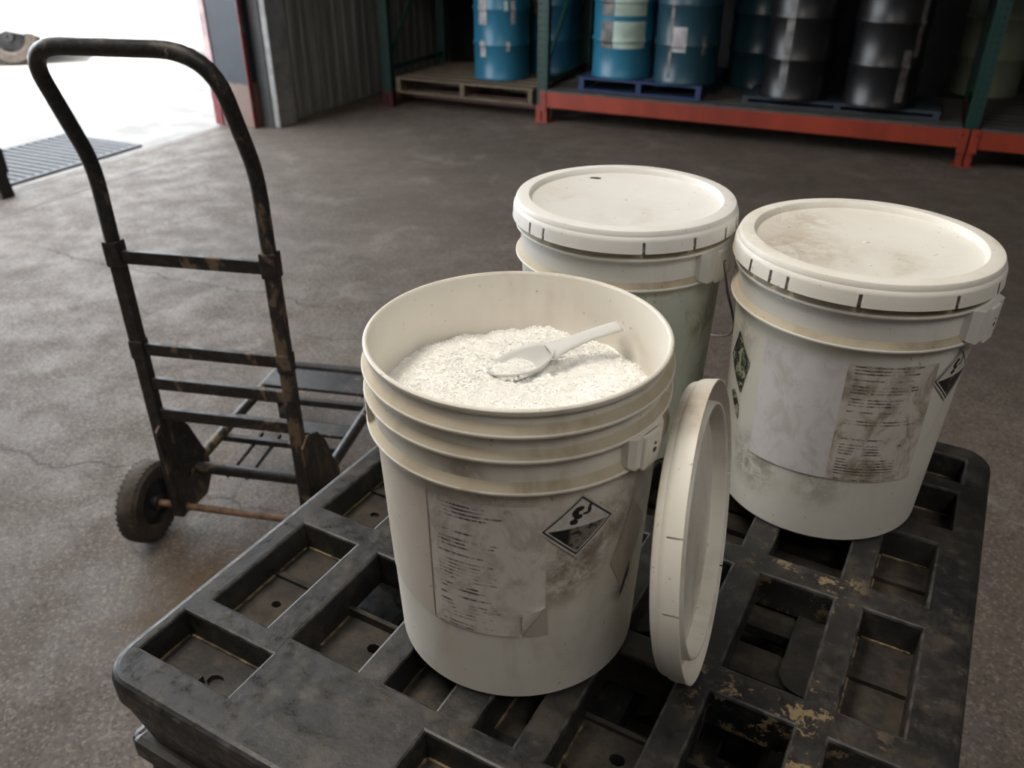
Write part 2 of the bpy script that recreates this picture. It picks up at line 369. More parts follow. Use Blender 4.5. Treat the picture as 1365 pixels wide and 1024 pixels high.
m_ceil = m_simple('dusty_roof_sheet', (0.22, 0.21, 0.20), 0.8)
Rz = Matrix.Rotation(DA, 4, 'Z')
structure('ceiling', box_mesh(WL - 0.5, DR, NF, NB, CEIL, CEIL + 0.1, M=Rz), m_ceil)
structure('wall_right', box_mesh(DR, DR + 0.15, NF, NB, 0, CEIL, M=Rz), m_wall)
structure('wall_front', box_mesh(WL - 0.5, DR, NF - 0.15, NF, 0, CEIL, M=Rz), m_wall)
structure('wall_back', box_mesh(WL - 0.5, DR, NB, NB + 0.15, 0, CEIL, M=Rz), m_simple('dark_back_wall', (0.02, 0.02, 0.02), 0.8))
# left wall: solid core with the doorway cut, faced with ribbed steel sheets beyond the doorway
bm = bmesh.new()
add_box(bm, WL - 0.45, WL - 0.03, NF, DOOR0, 0, CEIL); add_box(bm, WL - 0.20, WL - 0.03, DOOR1 + 0.2, NB, 0, CEIL)
add_box(bm, WL - 0.45, WL - 0.03, DOOR0, DOOR1 + 0.2, 3.9, CEIL)
bmesh.ops.transform(bm, matrix=Rz, verts=bm.verts)
wl = structure('wall_left', bm_mesh(bm), m_wall)
t = NT('streaked_galvanised_sheet'); sv = t.noise(14.0, 5, 0.7, t.scalev(1, 1, 0.06)); 
msheet = t.done(t.mix(t.ss(sv, 0.3, 0.7), (0.10, 0.096, 0.09), (0.24, 0.235, 0.22)), 0.5, 0.0)
def sheet_mesh(width):
    prof = []; x = 0.0; pitch = 0.152
    while x < width - 1e-4:
        for (dx, h) in ((0, 0), (0.075, 0), (0.088, 0.007), (0.125, 0.007), (0.138, 0)):
            if x + dx <= width: prof.append((x + dx, h))
        x += pitch
    prof.append((width, 0)); vs = []; fs = []
    for (px, h) in prof: vs += [(0 + h, px, 0.02), (0 + h, px, CEIL)]
    for i in range(len(prof) - 1): fs.append((2 * i, 2 * i + 2, 2 * i + 3, 2 * i + 1))
    bmx = bmesh.new(); me = pyd(vs, fs); bmx.from_mesh(me)
    g = bmesh.ops.extrude_face_region(bmx, geom=list(bmx.faces)); bmesh.ops.translate(bmx, vec=(-0.004, 0, 0), verts=[e for e in g['geom'] if isinstance(e, bmesh.types.BMVert)])
    return bm_mesh(bmx)
sm = sheet_mesh(0.912)
n0 = DOOR1 + 0.30
k = 0
while n0 < NB - 0.05:
    w = min(0.912, NB - n0)
    o = obj('ribbed_steel_sheet', sm if w > 0.9 else sheet_mesh(w), msheet, wl)
    o.location = bw(WL - 0.022 + 0.003 * (k % 2), n0); o.rotation_euler = (0, 0, DA); n0 += 0.912; k += 1
# door jamb: steel post with red edges and a light trim
t = NT('two_tone_jamb_paint'); z = t.xyz()[2]; nz = t.math('ADD', z, t.math('MULTIPLY', t.math('SUBTRACT', t.noise(12, 5), 0.5), 0.05))
mj = t.done(t.mix(t.ss(nz, 0.33, 0.36), t.mix(t.noise(9, 5), (0.13, 0.085, 0.065), (0.19, 0.135, 0.11)), t.mix(t.noise(6, 5), (0.012, 0.016, 0.024), (0.04, 0.05, 0.065))), 0.4)
t = NT('chipped_red_edge_paint'); mred = t.done(t.mix(t.ss(t.noise(10, 6, 0.7), 0.5, 0.62), (0.15, 0.018, 0.022), (0.15, 0.09, 0.085)), 0.45)
tr = structure('trim_1', box_mesh(WL - 0.50, WL - 0.17, DOOR1 - 0.02, DOOR1 + 0.26, 0, 3.9, 0.006, M=Rz), mj)
o = obj('red_edge_strip', box_mesh(WL - 0.172, WL - 0.160, DOOR1 - 0.035, DOOR1 + 0.01, 0, 3.9, 0.003, M=Rz), mred, tr)
o = obj('red_edge_strip', box_mesh(WL - 0.58, WL - 0.50, DOOR1 - 0.03, DOOR1 + 0.10, 0, 0.34, 0.003, M=Rz), mred, tr)
o = obj('red_edge_strip', box_mesh(WL - 0.57, WL - 0.505, DOOR1 - 0.03, DOOR1 + 0.10, 0.34, 3.9, 0.003, M=Rz), m_simple('faded_pinkish_paint', (0.42, 0.30, 0.30), 0.5), tr)
structure('trim_2', box_mesh(WL - 0.155, WL - 0.04, DOOR1 + 0.06, DOOR1 + 0.27, 0, 3.9, 0.004, M=Rz), m_simple('dark_jamb_gap', (0.03, 0.03, 0.03), 0.5))
structure('trim_3', box_mesh(WL - 0.04, WL + 0.02, DOOR1 + 0.07, DOOR1 + 0.30, 0, 3.9, 0.006, M=Rz), m_simple('bright_steel_flashing', (0.22, 0.215, 0.21), 0.35))
structure('trim_4', box_mesh(WL - 0.50, WL - 0.02, DOOR0 - 0.28, DOOR0, 0, 3.9, 0.006, M=Rz), mj)
# threshold joint strips in the doorway floor
mst = m_simple('dark_threshold_joint', (0.11, 0.10, 0.095), 0.7)
for i, D in enumerate((WL - 0.42, WL - 0.06)):
    structure('trim_%d' % (5 + i), box_mesh(D - 0.008, D + 0.008, DOOR0, DOOR1, -0.005, 0.0015, M=Rz), mst)
# drain grating set in the doorway slab
gx = empty('drain_grating', (0, 0, 0), DA, 'dark slotted steel drain grating in the ground outside the doorway', 'grating')
mgr = m_simple('worn_grating_steel', (0.07, 0.07, 0.076), 0.6)
D0, D1, N0, N1 = -6.15, -5.36, 0.8, 4.66
bm = bmesh.new()
for (a, b, c, d) in ((D0 - 0.03, D1 + 0.03, N1, N1 + 0.03), (D0 - 0.03, D1 + 0.03, N0 - 0.03, N0), (D0 - 0.03, D0, N0, N1), (D1, D1 + 0.03, N0, N1)):
    add_box(bm, a, b, c, d, -0.012, 0.006)
obj('frame', bm_mesh(bm), mgr, gx)
obj('drain_bed', box_mesh(D0, D1, N0, N1, -0.0118, -0.010), M['dark'], gx)
slat = box_mesh(D0, D1, -0.017, 0.017, -0.009, 0.004)
N = N1 - 0.04; k = 0
while N > N0 + 0.03 and k < 90:
    s_ = obj('slat', slat, mgr, gx, (0, N, 0)); N -= 0.068; k += 1

# ------------------------------------------------------------------ pallet stack
PZ = 0.9
pa = math.radians(60.73)
Uv = Vector((math.cos(pa), math.sin(pa), 0)); Nv = Vector((math.sin(pa), -math.cos(pa), 0))
PORG = Nv * (-0.717) + Uv * 0.33
PW, PL = 0.847, 0.952
HC = [(0.036, 0.124), (0.161, 0.257), (0.293, 0.361), (0.406, 0.452), (0.489, 0.567), (0.605, 0.693), (0.729, 0.793)]
HR = [(0.143, 0.306), (0.346, 0.513), (0.554, 0.682), (0.723, 0.817)]
HOLES = []
for ci, c in enumerate(HC):
    for ri, r in enumerate(HR):
        c2 = c
        if ci == 6 and ri == 3: c2 = (0.729, 0.807)
        HOLES.append((*c2, *r, ci, ri))
for c in ((0.020, 0.158), (0.366, 0.481), (0.689, 0.827)): HOLES.append((*c, 0.048, 0.114, 9, 0))
for c in ((0.036, 0.124), (0.161, 0.257), (0.293, 0.361), (0.406, 0.452), (0.489, 0.567), (0.605, 0.693), (0.729, 0.811)): HOLES.append((*c, 0.845, 0.912, 8, 5))
def pallet_deck(t0=-0.05):
    r = 0.045
    xs = sorted(set([0.0, 0.012, 0.03, r, PW - r, PW - 0.03, PW - 0.012, PW] + [v for h in HOLES for v in h[:2]]))
    ys = sorted(set([0.0, 0.012, 0.03, r, PL - r, PL - 0.03, PL - 0.012, PL] + [v for h in HOLES for v in h[2:4]]))
    def solid(i, j):
        if i < 0 or j < 0 or i >= len(xs) - 1 or j >= len(ys) - 1: return False
        cx = (xs[i] + xs[i + 1]) / 2; cy = (ys[j] + ys[j + 1]) / 2
        return not any(h[0] < cx < h[1] and h[2] < cy < h[3] for h in HOLES)
    def warp(x, y):
        for (cx, sx) in ((r, -1), (PW - r, 1)):
            for (cy, sy) in ((r, -1), (PL - r, 1)):
                a = (x - cx) * sx / r; b = (y - cy) * sy / r
                if a > 1e-9 and b > 1e-9:
                    m_ = max(a, b); l = math.hypot(a, b); return cx + sx * m_ * r * a / l, cy + sy * m_ * r * b / l
        return x, y
    bm = bmesh.new(); T = {}; Bq = {}
    def tv(i, j, top):
        d = T if top else Bq
        if (i, j) not in d:
            x, y = warp(xs[i], ys[j]); ob = i in (0, len(xs) - 1) or j in (0, len(ys) - 1); d[(i, j)] = bm.verts.new((x, y, 0 if top else (-0.034 if ob else t0)))
        return d[(i, j)]
    for i in range(len(xs) - 1):
        for j in range(len(ys) - 1):
            if not solid(i, j): continue
            q = ((i, j), (i + 1, j), (i + 1, j + 1), (i, j + 1))
            bm.faces.new([tv(*p, True) for p in q]); bm.faces.new([tv(*p, False) for p in q][::-1])
            for (p, q2, ni, nj) in (((i, j), (i + 1, j), i, j - 1), ((i + 1, j), (i + 1, j + 1), i + 1, j), ((i + 1, j + 1), (i, j + 1), i, j + 1), ((i, j + 1), (i, j), i - 1, j)):
                if not solid(ni, nj): bm.faces.new((tv(*p, True), tv(*p, False), tv(*q2, False), tv(*q2, True)))
    bmesh.ops.recalc_face_normals(bm, faces=bm.faces)
    def outer(v):
        x, y = v.co.x, v.co.y
        if min(x, PW - x, y, PL - y) < 1e-5: return True
        cx = min(max(x, r), PW - r); cy = min(max(y, r), PL - r)
        return math.hypot(x - cx, y - cy) > r - 1e-5
    es = [e for e in bm.edges if len(e.link_faces) == 2 and e.calc_face_angle(0) > 0.9 and min(v.co.z for v in e.verts) > -0.001]
    eo = [e for e in es if all(outer(v) for v in e.verts)]; ei = [e for e in es if not all(outer(v) for v in e.verts)]
    q = bmesh.ops.bevel(bm, geom=eo, offset=0.011, segments=4, affect='EDGES', profile=0.5)
    ei = [e for e in ei if e.is_valid]
    q = bmesh.ops.bevel(bm, geom=ei, offset=0.0035, segments=2, affect='EDGES', profile=0.5)
    for f in q['faces']: f.material_index = 1
    return bm_mesh(bm)
def plate_with_hole(bm, x0, x1, y0, y1, z, hx, hy, hr, th=0.004):
    oct_ = [(hx + hr * math.cos(PI / 8 * (2 * k + 1)), hy + hr * math.sin(PI / 8 * (2 * k + 1)) * 0.8) for k in range(8)]
    rec = [(x1, (y0 + y1) / 2 + 0.2 * (y1 - y0)), (hx + 0.2 * (x1 - x0), y1), (hx - 0.2 * (x1 - x0), y1), (x0, (y0 + y1) / 2 + 0.2 * (y1 - y0)), (x0, (y0 + y1) / 2 - 0.2 * (y1 - y0)), (hx - 0.2 * (x1 - x0), y0), (hx + 0.2 * (x1 - x0), y0), (x1, (y0 + y1) / 2 - 0.2 * (y1 - y0))]
    cor = {0: (x1, y1), 2: (x0, y1), 4: (x0, y0), 6: (x1, y0)}
    O = [bm.verts.new((*p, z)) for p in oct_]; R = [bm.verts.new((*p, z)) for p in rec]; O2 = [bm.verts.new((*p, z - 0.02)) for p in oct_]
    for k_ in range(8):
        k2 = (k_ + 1) % 8
        vs = [R[k_]]
        if k_ in cor: vs.append(bm.verts.new((*cor[k_], z)))
        vs += [R[k2], O[k2], O[k_]]
        bm.faces.new(vs); bm.faces.new((O[k_], O[k2], O2[k2], O2[k_]))
deck_me = pallet_deck()
bm = bmesh.new()
rr = random.Random(3)
for (a, b, c, d, ci, ri) in HOLES:
    if ci in (9, 8):
        plate_with_hole(bm, a - 0.004, b + 0.004, c - 0.004, d + 0.004, -0.040, a + (b - a) * 0.58, (c + d) / 2 - 0.005, 0.011)
        add_box(bm, a + (b - a) * 0.36, a + (b - a) * 0.50, c, c + 0.022, -0.040, -0.031)
    elif ci == 0:
        plate_with_hole(bm, a - 0.004, b + 0.004, c - 0.004, d + 0.004, -0.041, (a + b) / 2 - 0.005, c + (d - c) * 0.36, 0.007)
        add_box(bm, a, b, c + (d - c) * 0.62 - 0.004, c + (d - c) * 0.62 + 0.004, -0.041, -0.036)
    elif ci == 6:
        add_box(bm, a - 0.004, b + 0.004, c - 0.004, d + 0.004, -0.049, -0.0445)
        add_box(bm, a, b, c + (d - c) * 0.55, c + (d - c) * 0.55 + 0.012, -0.046, -0.038)
    elif ri == 0:
        plate_with_hole(bm, a - 0.004, b + 0.004, c - 0.004, c + (d - c) * 0.60, -0.046 - 0.006 * (ci % 2), (a + b) / 2 + 0.012, c + (d - c) * 0.42, 0.009)
        add_box(bm, a - 0.004, b + 0.004, c + (d - c) * 0.60, c + (d - c) * 0.60 + 0.006, -0.075, -0.040)
    else:
        mid = c + (d - c) * 0.47
        add_box(bm, a - 0.004, b + 0.004, mid - 0.028, mid + 0.020, -0.078, -0.055)
        add_box(bm, a - 0.004, b + 0.004, d - 0.035, d + 0.004, -0.070, -0.056)
floors_me = bm_mesh(bm)
bm = bmesh.new()
for (a, b, c, d, ci, ri) in HOLES:
    if ci in (9, 8, 0, 6):
        z = {9: -0.040, 8: -0.040, 0: -0.041, 6: -0.0445}[ci]
        add_box(bm, a + 0.0002, a + 0.0030, c + 0.004, d - 0.004, z, z + 0.0022); add_box(bm, a + 0.004, b - 0.004, d - 0.0030, d - 0.0002, z, z + 0.0022)
    elif ri == 0:
        z = -0.046 - 0.006 * (ci % 2); add_box(bm, a + 0.0002, a + 0.0030, c + 0.004, c + (d - c) * 0.58, z, z + 0.0022)
rim_me = bm_mesh(bm)
# legs and bottom frame
leg_meshes = []
def leg_mesh(w, l):
    bm = bmesh.new(); vs = add_box(bm, -w / 2, w / 2, -l / 2, l / 2, -0.118, -0.046)
    for v in vs:
        if v.co.z < -0.1: v.co.x *= 0.84; v.co.y *= 0.84
    es = [e for e in bm.edges if abs(e.verts[0].co.z - e.verts[1].co.z) > 0.03]
    bmesh.ops.bevel(bm, geom=es, offset=0.028, segments=4, affect='EDGES', profile=0.5)
    return bm_mesh(bm)
leg_me = leg_mesh(0.180, 0.176)
run_me = box_mesh(-0.085, 0.085, 0.006, PL - 0.006, -0.1495, -0.116, 0.010)
run2_me = box_mesh(0.006, PW - 0.006, -0.065, 0.065, -0.1495, -0.1165, 0.010)
def make_pallet(z, jx, jy, ja, label):
    e = empty('plastic_pallet', PORG + Vector((0, 0, z)) + Nv * jx + Uv * jy, pa - PI / 2 + ja, label, 'pallet', 'stacked black plastic pallets')
    obj('top_deck', deck_me, [M['pallet'], M['pallet_edge']], e); obj('pocket_floor', floors_me, M['pocket'], e); obj('tan_edge_line', rim_me, M['tan_edge'], e)['kind'] = 'stuff'
    for x in (0.098, PW / 2, PW - 0.098):
        for y in (0.094, PL / 2, PL - 0.094): obj('leg', leg_me, M['pallet'], e, (x, y, 0))
    for x in (0.098, PW / 2, PW - 0.098): obj('bottom_runner', run_me, M['pallet'], e, (x, 0, 0))
    for y in (0.075, PL - 0.075): obj('bottom_crosspiece', run2_me, M['pallet'], e, (0, y, -0.0002))
    return e
ORD = ['topmost black plastic pallet of the stack, carrying the white pails', 'black plastic pallet directly beneath the topmost one of the stack', 'third black plastic pallet down in the stack under the pails',
       'fourth black plastic pallet down in the stack under the pails', 'fifth black plastic pallet down in the stack under the pails', 'lowest black plastic pallet of the stack, resting on the floor']
for i in range(6):
    make_pallet(PZ - 0.15 * i, (0, 0.012, -0.006, 0.008, 0, 0.006)[i], (0, 0.006, 0.010, -0.004, 0.006, 0)[i], 0 if i == 0 else 0.006 * (-1) ** i, ORD[i])

# ------------------------------------------------------------------ pails
def wall_r(z, zb): return 0.1357 + (0.1462 - 0.1357) * min(z, 0.30) / 0.30
def pail_body(flanges, rim=0.370, fr=0.1545):
    """closed lathe profile: outside going up, then inside going down; slot 1 = dusty ledge, 2 = collar"""
    P_ = [(0.0, 0.006), (0.118, 0.006), (0.122, 0.0), (0.132, 0.0), (0.1352, 0.004)]; mt = [0] * 5
    fl = sorted(flanges); zlo = fl[0]
    P_.append((wall_r(zlo - 0.006, 0), zlo - 0.006)); mt.append(0)
    for i, z in enumerate(fl):
        P_ += [(fr - 0.0012, z - 0.0035), (fr, z - 0.0022), (fr, z - 0.0004), (fr - 0.0008, z + 0.0006), (0.1474, z + 0.0078)]
        mt[-1] = 2 if i else 0
        mt += [2, 2, 2, 1, 2]
        nz = fl[i + 1] - 0.0045 if i + 1 < len(fl) else rim - 0.008
        P_.append((0.1468, nz)); mt.append(2)
    P_ += [(0.1500, rim - 0.0065), (0.1512, rim - 0.004), (0.1512, rim - 0.0012), (0.1498, rim), (0.1478, rim), (0.1462, rim - 0.002)]
    mt += [2] * 5 + [3]
    P_ += [(0.1440, rim - 0.03), (0.1432, 0.30), (0.1325, 0.012), (0.0, 0.010)]; mt += [3] * 4
    return P_, mt
def make_pail_shell(name, loc, mats, flanges, label, cat, group):
    e = empty(name, (*loc, PZ), 0, label, cat, group)
    P_, mt = pail_body(flanges)
    me = lathe_mesh(P_, 128, closed=False, mats=mt)
    obj('body', me, mats, e, smooth=28)
    return e
def polar(th, r, z): return Vector((r * math.cos(th), r * math.sin(th), z))
def lug(parent, ang, half, z0, z1, mat, R0=0.1445, R1=0.1665, taper=0.35):
    """moulded handle boss: a block that springs from the wall, with a flat outer plate and a pin hole"""
    me_bm = bmesh.new(); n = 8; a0, a1 = math.radians(ang - half), math.radians(ang + half); am = math.radians(ang)
    rows = []
    for k_ in range(n + 1):
        th = a0 + (a1 - a0) * k_ / n; w = 1.0 if 0 < k_ < n else 0.0
        ro = R1 / max(0.9, math.cos((th - am) * 0.9)) if w else 0.1555
        ro = min(ro, R1 + 0.004)
        rows.append([me_bm.verts.new(polar(th, r, z)) for (r, z) in ((R0, z0), (ro, z0 - (0.004 if w else 0)), (ro + (0.001 if w else 0), z1), (R0, z1))])
    for k_ in range(n):
        for q in range(4): me_bm.faces.new((rows[k_][q], rows[k_ + 1][q], rows[k_ + 1][(q + 1) % 4], rows[k_][(q + 1) % 4]))
    me_bm.faces.new(rows[0]); me_bm.faces.new(rows[-1][::-1])
    bmesh.ops.recalc_face_normals(me_bm, faces=me_bm.faces)
    o = obj('handle_lug', bm_mesh(me_bm), mat, parent, smooth=30)
    # raised outer plate
    c = polar(am, R1 + 0.002, (z0 + z1) / 2 - 0.002)
    Mx = Matrix.Translation(c) @ Matrix.Rotation(am, 4, 'Z')
    obj('lug_plate', box_mesh(-0.0045, 0.0015, -0.013, 0.013, -(z1 - z0) / 2 - 0.006, (z1 - z0) / 2 + 0.002, 0.0025, M=Mx), mat, o)
    bm2 = bmesh.new()
    for (yy, zz, rr_) in ((0.004, -0.004, 0.0028), (0.0045, 0.003, 0.0016)):
        add_tube(bm2, [Mx @ Vector((0.0, yy, zz)), Mx @ Vector((0.0019, yy, zz))], rr_, 8)
    obj('pin_hole', bm_mesh(bm2), M['dark'], o)
    return o
def wrap_patch(nu, nv, fn, uvfn=None, th=0.0006):
    """curved sheet; fn(u,v) -> Vector (outer face)"""
    vs = []; fs = []; uv = []
    for j in range(nv + 1):
        for i in range(nu + 1):
            u, v = i / nu, j / nv; vs.append(fn(u, v)); uv.append(uvfn(u, v) if uvfn else (u, v))
    for j in range(nv):
        for i in range(nu):
            a = j * (nu + 1) + i; fs.append((a, a + 1, a + nu + 2, a + nu + 1))
    me = pyd(vs, fs); l = me.uv_layers.new(name='UVMap')
    for p in me.polygons:
        p.use_smooth = True
        for li in p.loop_indices: l.data[li].uv = uv[me.loops[li].vertex_index]
    return me
def cone_r(z): return wall_r(z, 0)
def sheet_fn(t0, t1, b0, b1, ztl, ztr, zbl, zbr, off=0.0009):
    """top edge spans angles t0..t1, bottom edge b0..b1 (degrees); v up"""
    def f(u, v):
        th = math.radians((t0 + (t1 - t0) * u) * v + (b0 + (b1 - b0) * u) * (1 - v))
        z = (ztl + (ztr - ztl) * u) * v + (zbl + (zbr - zbl) * u) * (1 - v)
        return polar(th, cone_r(z) + off, z)
    return f
def diamond_fn(top, right, bot, left, off=0.0014):
    def f(u, v):  # bilinear over the four corners; u,v in 0..1 : (0,0)=left,(1,0)=bottom,(1,1)=right,(0,1)=top
        a = [left[i] * (1 - u) * (1 - v) + bot[i] * u * (1 - v) + right[i] * u * v + top[i] * (1 - u) * v for i in (0, 1)]
        return polar(math.radians(a[0]), cone_r(a[1]) + off, a[1])
    def g(u, v):  # diamond corners at +-1 on the axes -> stored 0..1
        x = -1 * (1 - u) * (1 - v) + 0 * u * (1 - v) + 1 * u * v + 0 * (1 - u) * v
        y = 0 * (1 - u) * (1 - v) - 1 * u * (1 - v) + 0 * u * v + 1 * (1 - u) * v
        return ((x + 1) / 2, (y + 1) / 2)
    return f, g

# --- lids
SLITS = {}
def lid_mesh(slit_angles, seg=240, mats=None):
    P_ = [(0.0, -0.0088), (0.1300, -0.0090), (0.1325, -0.0080), (0.1345, -0.0020), (0.1365, 0.0), (0.1500, 0.0), (0.1530, -0.0010), (0.1545, -0.0035), (0.1552, -0.0080), (0.1572, -0.0105),
          (0.1582, -0.0140), (0.1590, -0.0265), (0.1594, -0.0290), (0.1578, -0.0292), (0.1562, -0.0130), (0.1535, -0.0105), (0.1525, -0.0032), (0.1372, -0.0032), (0.1352, -0.0265), (0.1342, -0.0285), (0.1325, -0.0285), (0.1312, -0.0265), (0.1300, -0.0115), (0.0, -0.0112)]
    ks = set()
    for a in slit_angles:
        k0 = int(round((a % 360) / 360 * seg)); ks.add(k0 % seg)
    return lathe_mesh(P_, seg, closed=False, skip=lambda i, k: k in ks and 10 <= i <= 13)

# --- the open pail
PF = (0.0061, 0.7341); PR = (0.4403, 0.9847); PB = (0.1603, 1.1542)
e1 = make_pail_shell('open_pail', PF, [M['pail_open'], M['ledge'], M['pail_open'], M['pail_inner']], [0.3465, 0.3210, 0.2865], 'stained white plastic pail without its lid, filled with white granules', 'pail', 'white plastic pails')
lug(e1, -41, 10, 0.2900, 0.3200, M['pail_open'], R1=0.1580)
lug(e1, 176, 20, 0.2900, 0.3200, M['pail_open'], R1=0.1500)
ml = m_label('weathered_text_label', (0.74, 0.69, 0.635), 1.0, 0.55, 36, 0.5, 1.0)
base = sheet_fn(-125, -80, -126.5, -79, 0.2665, 0.2650, 0.0985, 0.0965)
def fold(u, v):
    p = base(u, v)
    d = (u - 0.80) / 0.20 + (0.24 - v) / 0.24 - 1.0      # past the diagonal near the lower right corner
    if d > 0:
        k_ = d * 0.5; u2 = u - 0.20 * d * 0.98; v2 = v + 0.24 * d * 0.98
        q = base(u2, v2); r_ = math.hypot(q.x, q.y); lift = 0.004 * math.sin(min(1.0, d * 1.6) * PI / 2) + 0.0012
        return Vector((q.x * (1 + lift / r_), q.y * (1 + lift / r_), q.z))
    return p
lo_ = obj('paper_label', wrap_patch(48, 60, fold), ml, e1); lo_['label'] = 'grimy printed paper label with a curled lower corner'
obj('label_backing', wrap_patch(16, 16, sheet_fn(-88, -78.5, -88, -77.5, 0.150, 0.150, 0.0960, 0.0965, 0.0005)), m_simple('glue_residue', (0.42, 0.37, 0.33), 0.5), e1)
obj('torn_label_residue', wrap_patch(24, 24, sheet_fn(-172, -126.2, -172, -127.5, 0.268, 0.2665, 0.105, 0.0985, 0.0005)), m_plastic_white('torn_label_film', (0.70, 0.63, 0.54), (0.36, 0.27, 0.18), 0.5), e1)
f_, g_ = diamond_fn((-66.7, 0.2729), (-51.5, 0.2345), (-68.0, 0.1965), (-83.0, 0.2350))
o = obj('hazard_diamond', wrap_patch(20, 20, f_, g_), m_hazard('worn_corrosive_diamond', 2.0, 0.7), e1); o['label'] = 'worn black and white corrosive hazard diamond'
f_, g_ = diamond_fn((-40, 0.235), (-26, 0.190), (-40, 0.115), (-50, 0.165), 0.0008)
obj('torn_sticker', wrap_patch(16, 16, f_, g_), m_plastic_white('peeled_sticker_film', (0.56, 0.50, 0.42), (0.26, 0.20, 0.14), 0.6), e1)
f_, g_ = diamond_fn((-36.5, 0.150), (-36.0, 0.135), (-42.5, 0.100), (-41.0, 0.118), 0.0016)
obj('torn_sticker_print', wrap_patch(6, 6, f_, g_), M['dark'], e1)

# --- granules (nobody could count them) and the scoop
def salt_h(x, y):
    r = math.hypot(x, y)
    h = 0.301 + 0.010 * math.exp(-((x - 0.02) ** 2 + (y - 0.09) ** 2) / 0.004) - 0.004 * (r / 0.14) ** 2
    h += 0.009 * math.exp(-((x + 0.075) ** 2 + (y - 0.05) ** 2) / 0.0012)
    h += 0.008 * math.exp(-((x - 0.085) ** 2 + (y - 0.02) ** 2) / 0.0022)
    h -= 0.010 * math.exp(-((x + 0.055) ** 2 + (y - 0.055) ** 2) / 0.0002)
    h -= 0.007 * math.exp(-((x - 0.035) ** 2 + (y - 0.06) ** 2) / 0.0016)
    h += 0.0050 * noise.noise(Vector((x * 38, y * 38, 1.7))) + 0.0030 * noise.noise(Vector((x * 95, y * 95, 5.1)))
    return h
vs = []; fs = []
NR, NS = 46, 120
vs.append((0, 0, salt_h(0, 0)))
for i in range(1, NR + 1):
    for k in range(NS):
        a = 2 * PI * k / NS; r = 0.1432 * i / NR; x, y = r * math.cos(a), r * math.sin(a); vs.append((x, y, salt_h(x, y) + rnd.uniform(-0.0006, 0.0006)))
for k in range(NS): fs.append((0, 1 + k, 1 + (k + 1) % NS))
for i in range(NR - 1):
    for k in range(NS):
        a = 1 + i * NS + k; b = 1 + i * NS + (k + 1) % NS; fs.append((a, a + NS, b + NS, b))
# a shallow heap inside the scoop is added with the scoop's own frame below
SC0 = Vector((0.014 - PF[0], 0.776 - PF[1], 0.3150)); SC1 = Vector((0.116 - PF[0], 0.812 - PF[1], 0.3370))
sx = (SC1 - SC0).normalized(); sy = Vector((0, 0, 1)).cross(sx).normalized(); sz = sx.cross(sy)
SM = Matrix(((sx.x, sy.x, sz.x, SC0.x), (sx.y, sy.y, sz.y, SC0.y), (sx.z, sy.z, sz.z, SC0.z), (0, 0, 0, 1)))
def crystal(c, s):
    b = len(vs); ax = Vector((rnd.gauss(0, 1), rnd.gauss(0, 1), rnd.gauss(0, 1))).normalized(); R = Matrix.Rotation(rnd.uniform(0, PI), 3, ax)
    dims = (s * rnd.uniform(0.7, 1.5), s * rnd.uniform(0.5, 1.0), s * rnd.uniform(0.5, 1.0))
    for zz in (-1, 1):
        for yy in (-1, 1):
            for xx in (-1, 1): vs.append(c + R @ Vector((xx * dims[0], yy * dims[1], zz * dims[2])))
    for f in ((0, 2, 3, 1), (4, 5, 7, 6), (0, 1, 5, 4), (2, 6, 7, 3), (0, 4, 6, 2), (1, 3, 7, 5)): fs.append(tuple(b + q for q in f))
for i in range(13000):
    r = 0.1425 * math.sqrt(rnd.random()); a = rnd.uniform(0, 2 * PI); x, y = r * math.cos(a), r * math.sin(a)
    crystal(Vector((x, y, salt_h(x, y) + rnd.uniform(-0.0007, 0.0005))), rnd.uniform(0.0007, 0.0018))
for i in range(700):
    q = rnd.random() ** 0.5; a = rnd.uniform(0, 2 * PI); x = -0.016 + 0.020 * q * math.cos(a); y = -0.006 + 0.017 * q * math.sin(a)
    crystal(SM @ Vector((x, y, -0.006 + 0.008 * (1 - q * q) + rnd.uniform(0, 0.001))), rnd.uniform(0.0007, 0.0015))
t = NT('white_crystals'); msalt = t.done(t.mix(t.ss(t.noise(30, 4), 0.3, 0.7), (0.95, 0.94, 0.90), (0.98, 0.975, 0.95)), 0.45)
t.p.inputs['Subsurface Weight'].default_value = 0.0; t.p.inputs['Subsurface Radius'].default_value = (1.0, 0.95, 0.85); t.p.inputs['Subsurface Scale'].default_value = 0.006
o = obj('white_granules', pyd(vs, fs), msalt, None, (*PF, PZ)); tag(o, 'heap of coarse white crystalline granules inside the open pail', 'granules', kind='stuff')
for p in o.data.polygons[:NS + (NR - 1) * NS]: p.use_smooth = True
sc = empty('scoop', (PF[0], PF[1], PZ), 0, 'translucent white plastic scoop half buried in the white granules', 'scoop')
t = NT('frosted_scoop_plastic'); t.p.inputs['Transmission Weight'].default_value = 0.15; t.p.inputs['IOR'].default_value = 1.4
msc = t.done(t.mix(t.noise(20, 4), (0.74, 0.74, 0.72), (0.84, 0.84, 0.82)), 0.35)
vs = []; fs = []
NR, NS = 10, 40
def bowl(q, a):
    ca, sa = math.cos(a), math.sin(a)
    lx = 0.033 if ca > 0 else 0.042
    x = lx * q * ca; y = 0.0255 * q * sa * (1.0 if ca > 0 else (1 - 0.25 * ca * ca))
    return Vector((x, y, 0.020 * (q ** 2.2 - 1) + (0.004 * max(0, ca) * q)))
vs.append(bowl(0, 0))
for i in range(1, NR + 1):
    for k in range(NS): vs.append(bowl(i / NR, 2 * PI * k / NS))
for k in range(NS): fs.append((0, 1 + k, 1 + (k + 1) % NS))
for i in range(NR - 1):
    for k in range(NS):
        a = 1 + i * NS + k; b = 1 + i * NS + (k + 1) % NS; fs.append((a, a + NS, b + NS, b))
